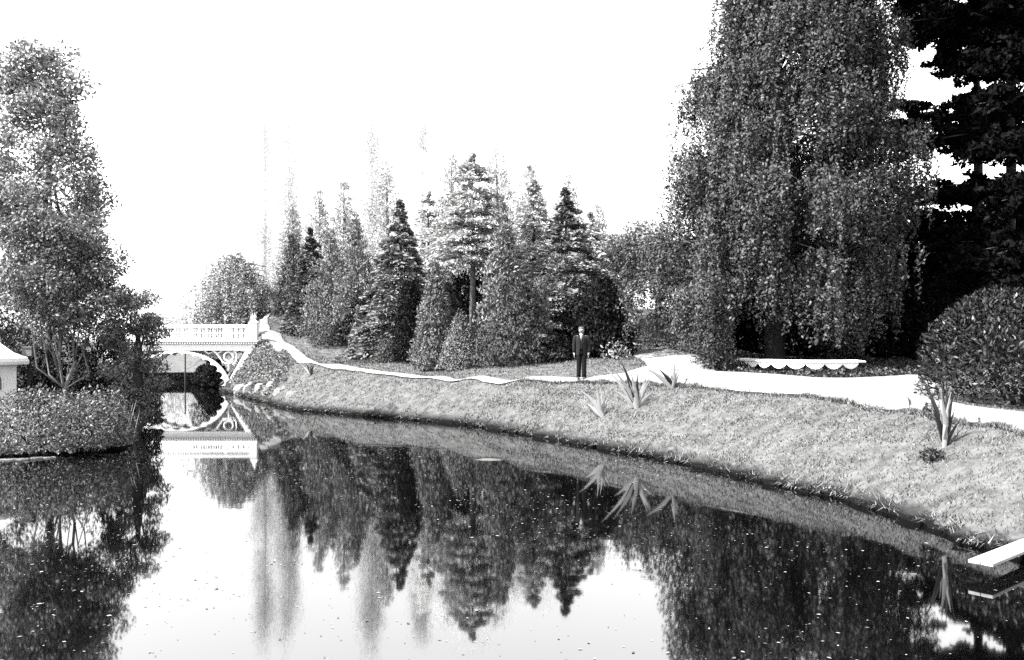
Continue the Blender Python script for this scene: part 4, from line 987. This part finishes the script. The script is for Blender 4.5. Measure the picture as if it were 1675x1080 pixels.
q = MB(); xx, yy = X(303, 56.9), 56.9; q.tube([(xx,yy,-0.5),(xx,yy,Z(578,56.9))], 0.045, 8); q.lathe([(0.06,0),(0.07,0.05),(0.01,0.12)], (xx,yy,Z(578,56.9)-0.002), 8)
q.obj('mooring_post', M['bark'], None, label='thin dark post standing in the water beyond the arch', cat='post')
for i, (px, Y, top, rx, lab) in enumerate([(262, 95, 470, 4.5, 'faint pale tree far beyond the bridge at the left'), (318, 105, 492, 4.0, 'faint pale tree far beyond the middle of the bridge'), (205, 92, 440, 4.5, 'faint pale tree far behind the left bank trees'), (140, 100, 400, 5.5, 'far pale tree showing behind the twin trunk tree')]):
    x = X(px, Y); z0 = gz(x, Y); broad_tree('distant_tree', (x, Y, z0), Z(top, Y)-z0, rx, rx, 1.0, lab, 'pale', 8000, 50, 0.16, 130+i, 'far pale trees beyond the bridge', tr='palebark')  # bright far haze is carried by the leaf colour

def tower():
    Y = 61.0; x = X(572, Y); g = gz(x, Y); t = Z(343, Y)-g; root = empty('stone_tower', (x, Y, g), 'slim pale stone tower with a flat cap above the conifers', 'tower')
    q = MB(); q.box(-0.30,0.30,-0.30,0.30,-0.2,t-0.75); q.obj('shaft', M['white'], root, bevel=0.02)
    q = MB(); q.box(-0.50,0.50,-0.50,0.50,t-0.748,t-0.55); q.obj('cornice', M['white'], root, bevel=0.02)
    q = MB(); q.box(-0.34,0.34,-0.34,0.34,t-0.548,t-0.18); q.obj('belfry', M['white'], root, bevel=0.02)
    q = MB(); q.box(-0.44,0.44,-0.44,0.44,t-0.178,t-0.05); q.obj('cap', M['white'], root, bevel=0.02)
tower()

# ------------------------------------------------------------------ floating petals
def petals():
    r = rng(88); n = 11000; P = np.column_stack([r.uniform(-14, 9, n), 7.5 + 26*r.uniform(0,1,n)**1.2])
    P = P[np.abs(P[:,0]) < P[:,1]*0.62]; s, _ = sdist(P, POND); P = P[s < -0.15]
    d = np.sin(P[:,0]*0.8+1.2*np.sin(P[:,1]*0.5))+np.sin(P[:,1]*0.9+0.6*P[:,0]); P = P[d > r.uniform(-1.2, 2.2, len(P))]; n = len(P)
    a = r.uniform(0, 6.28, n); D = np.stack([np.cos(a), np.sin(a), np.zeros(n)], 1); S = np.stack([-np.sin(a), np.cos(a), np.zeros(n)], 1)
    L = 0.008 + 0.022*r.uniform(0,1,n)**4 + P[:,1]*0.0004
    V, Fq = diamonds(np.column_stack([P, np.full(n, 0.006)]), D, S, L, L*0.6); V[:,2] = 0.006 + np.abs(V[:,2]-0.006)*0.3
    link(bpy.data.objects.new('floating_petals', me_np('floating_petals', V, Fq, M['petal'])), label='scattered white petals floating on the pond', cat='petals', kind='stuff')
petals()

# ------------------------------------------------------------------ the standing person
def person():
    Y = 29.4; x = X(951, Y); g = gz(x, Y)+0.05; k = 1.725/1.75
    root = empty('person', (x, Y, g), 'person in a dark three-piece suit standing on the path, arms at the sides', 'person'); root.scale = (k,k,k); root.rotation_euler = (0,0,R(-6))
    # body: one skinned figure (facing -y)
    V, E, Rd = [], [], []
    def v(p, r_, par=None):
        V.append(p); Rd.append(r_ if hasattr(r_, '__len__') else (r_, r_))
        if par is not None: E.append((par, len(V)-1))
        return len(V)-1
    pel = v((0,0,0.93), 0.135); sp = v((0,0,1.10), 0.12, pel); ch = v((0,0,1.30), 0.135, sp); nk0 = v((0,0.0,1.455), 0.06, ch); nk = v((0,-0.005,1.51), 0.052, nk0)
    jw = v((0,-0.015,1.56), 0.066, nk); hd = v((0,-0.005,1.635), 0.088, jw); tp = v((0,0.005,1.70), 0.07, hd)
    v((0,-0.108,1.615), 0.014, hd)
    for sg in (-1,1): v((sg*0.092,0.005,1.62), 0.014, hd)
    for sg in (-1,1):
        sh = v((sg*0.17,0,1.40), 0.065, ch); el = v((sg*0.235+(0.02 if sg < 0 else 0),0.03,1.13), 0.045, sh); wr = v((sg*0.245,-0.03,0.89), 0.028, el); pm = v((sg*0.243,-0.045,0.82), 0.034, wr)
        for j, (oy, ln) in enumerate(((-0.028,0.065),(-0.010,0.078),(0.008,0.072),(0.024,0.055))):
            a = v((sg*0.243,-0.045+oy,0.775), 0.0095, pm); b = v((sg*0.236,-0.050+oy,0.775-ln*0.55), 0.009, a); v((sg*0.222,-0.052+oy,0.775-ln), 0.008, b)
        t1 = v((sg*0.228,-0.085,0.815), 0.012, pm); v((sg*0.222,-0.098,0.775), 0.009, t1)
        hp = v((sg*0.085,0,0.86), 0.095, pel); kn = v((sg*0.088,-0.01,0.48), 0.06, hp); an = v((sg*0.088,0.02,0.09), 0.04, kn); he = v((sg*0.09,0.02,0.04), 0.038, an); v((sg*0.10,-0.13,0.035), 0.032, he)
    me = bpy.data.meshes.new('body_cage'); me.from_pydata(V, E, []); ob = bpy.data.objects.new('body_cage', me); COL.objects.link(ob)
    md = ob.modifiers.new('skin', 'SKIN'); 
    for i, sv in enumerate(me.skin_vertices[0].data): sv.radius = Rd[i]; sv.use_root = (i == 0)
    ob.modifiers.new('sub', 'SUBSURF').levels = 2
    dg = bpy.context.evaluated_depsgraph_get(); bm_ = bpy.data.meshes.new_from_object(ob.evaluated_get(dg)); bpy.data.objects.remove(ob)
    bm_.materials.clear(); bm_.materials.append(M['skin']); bm_.polygons.foreach_set('use_smooth', [True]*len(bm_.polygons))
    body = link(bpy.data.objects.new('body', bm_), root)
    # eyes, hair
    for sg in (-1,1):
        q = MB(); q.lathe([(0.001,-0.010),(0.008,-0.006),(0.011,0),(0.008,0.006),(0.001,0.010)], (sg*0.034,-0.086,1.632), 8); q.obj('eye', M['dark'], root, smooth=True)
    q = MB(); q.box(-0.026,0.026,-0.094,-0.070,1.565,1.573); q.obj('mouth', M['dark'], root)
    q = MB(); q.loft([(0,0.035,1.60,0.085,0.066),(0,0.030,1.645,0.098,0.080),(0,0.015,1.69,0.098,0.092),(0,0.006,1.725,0.082,0.080),(0,0.006,1.748,0.045,0.046)], 16); q.obj('hair', M['hair'], root, smooth=True)
    # trousers
    q = MB()
    q.loft([(0,0.0,0.80,0.165,0.125),(0,0,0.90,0.168,0.13),(0,0,1.02,0.155,0.12)], 16)
    for sg in (-1,1): fy = -0.05 if sg > 0 else 0.0; q.loft([(sg*0.095,fy,0.05,0.075,0.095),(sg*0.09,fy,0.16,0.075,0.088),(sg*0.086+0.006,-0.012+fy*0.9,0.48,0.080,0.088),(sg*0.083,0,0.70,0.092,0.105),(sg*0.078,0,0.86,0.09,0.115)], 14)
    q.obj('trousers', M['trouser'], root, smooth=True)
    # shoes
    for sg in (-1,1):
        fy = -0.05 if sg > 0 else 0.0
        q = MB(); q.loft([(sg*0.098,-0.045+fy,0.0,0.046,0.135),(sg*0.098+sg*0.012,-0.045+fy,0.03,0.048,0.138),(sg*0.096,-0.02+fy,0.07,0.042,0.10),(sg*0.094,0.02+fy,0.10,0.038,0.052)], 14); q.obj('shoe', M['shoe'], root, smooth=True)
    # waistcoat and jacket
    q = MB(); q.loft([(0,-0.004,0.93,0.155,0.132),(0,-0.004,1.10,0.150,0.130),(0,-0.004,1.28,0.165,0.140),(0,-0.004,1.37,0.15,0.128)], 18); q.obj('waistcoat', M['trouser'], root, smooth=True)
    q = MB(); n = 30; rings = [(0.80,0.192,0.148),(0.95,0.186,0.146),(1.10,0.178,0.142),(1.25,0.196,0.150),(1.36,0.210,0.146),(1.43,0.175,0.115),(1.475,0.085,0.078)]
    gap = [0.42,0.34,0.24,0.20,0.24,0.30,0.42]; vv, ff = [], []
    for (z, rx, ry), gp in zip(rings, gap):
        for j in range(n+1):
            t = -math.pi/2 + gp + (2*math.pi-2*gp)*j/n; vv.append((rx*math.cos(t), ry*math.sin(t), z))
    for i in range(len(rings)-1):
        for j in range(n): a = i*(n+1)+j; ff.append((a, a+1, a+n+2, a+n+1))
    q.add(vv, ff)
    for sg in (-1,1):
        q.tube([(sg*0.15,0,1.435),(sg*0.195,0,1.40),(sg*0.222,0.006,1.30),(sg*0.242,0.018,1.12),(sg*0.248,-0.012,0.98),(sg*0.246,-0.03,0.875)], [0.055,0.075,0.072,0.062,0.054,0.048], 12)
    jk = q.obj('jacket', M['cloth'], root, smooth=True)
    for sg in (-1,1):   # lapels
        q = MB(); q.add([(sg*0.035,-0.150,1.17),(sg*0.030,-0.085,1.47),(sg*0.085,-0.092,1.44),(sg*0.098,-0.136,1.33),(sg*0.062,-0.156,1.22)], [(0,1,2,3,4)]); q.obj('lapel', M['cloth'], jk)
        q = MB(); q.loft([(sg*0.246,-0.03,0.855,0.040,0.040),(sg*0.247,-0.03,0.882,0.041,0.041)], 12); q.obj('cuff', M['shirt'], root)
    # shirt front with collar and tie
    q = MB(); q.loft([(0,-0.004,1.30,0.03,0.145),(0,-0.006,1.38,0.058,0.132),(0,-0.004,1.44,0.072,0.094),(0,-0.002,1.475,0.064,0.066),(0,-0.002,1.515,0.060,0.060)], 16); q.obj('shirt', M['shirt'], root, smooth=True)
    q = MB(); q.loft([(0,-0.148,1.29,0.010,0.004),(0,-0.142,1.36,0.016,0.008),(0,-0.105,1.44,0.011,0.010),(0,-0.070,1.475,0.016,0.010)], 8); q.obj('tie', M['slate'], root)
    for j in range(4):
        q = MB(); q.lathe([(0.008,0),(0.008,0.004)], (0,0,0), 8); o = q.obj('button', M['slate'], root); o.location = (0.0,-0.142,1.24-0.07*j); o.rotation_euler = (R(90),0,0)
person()
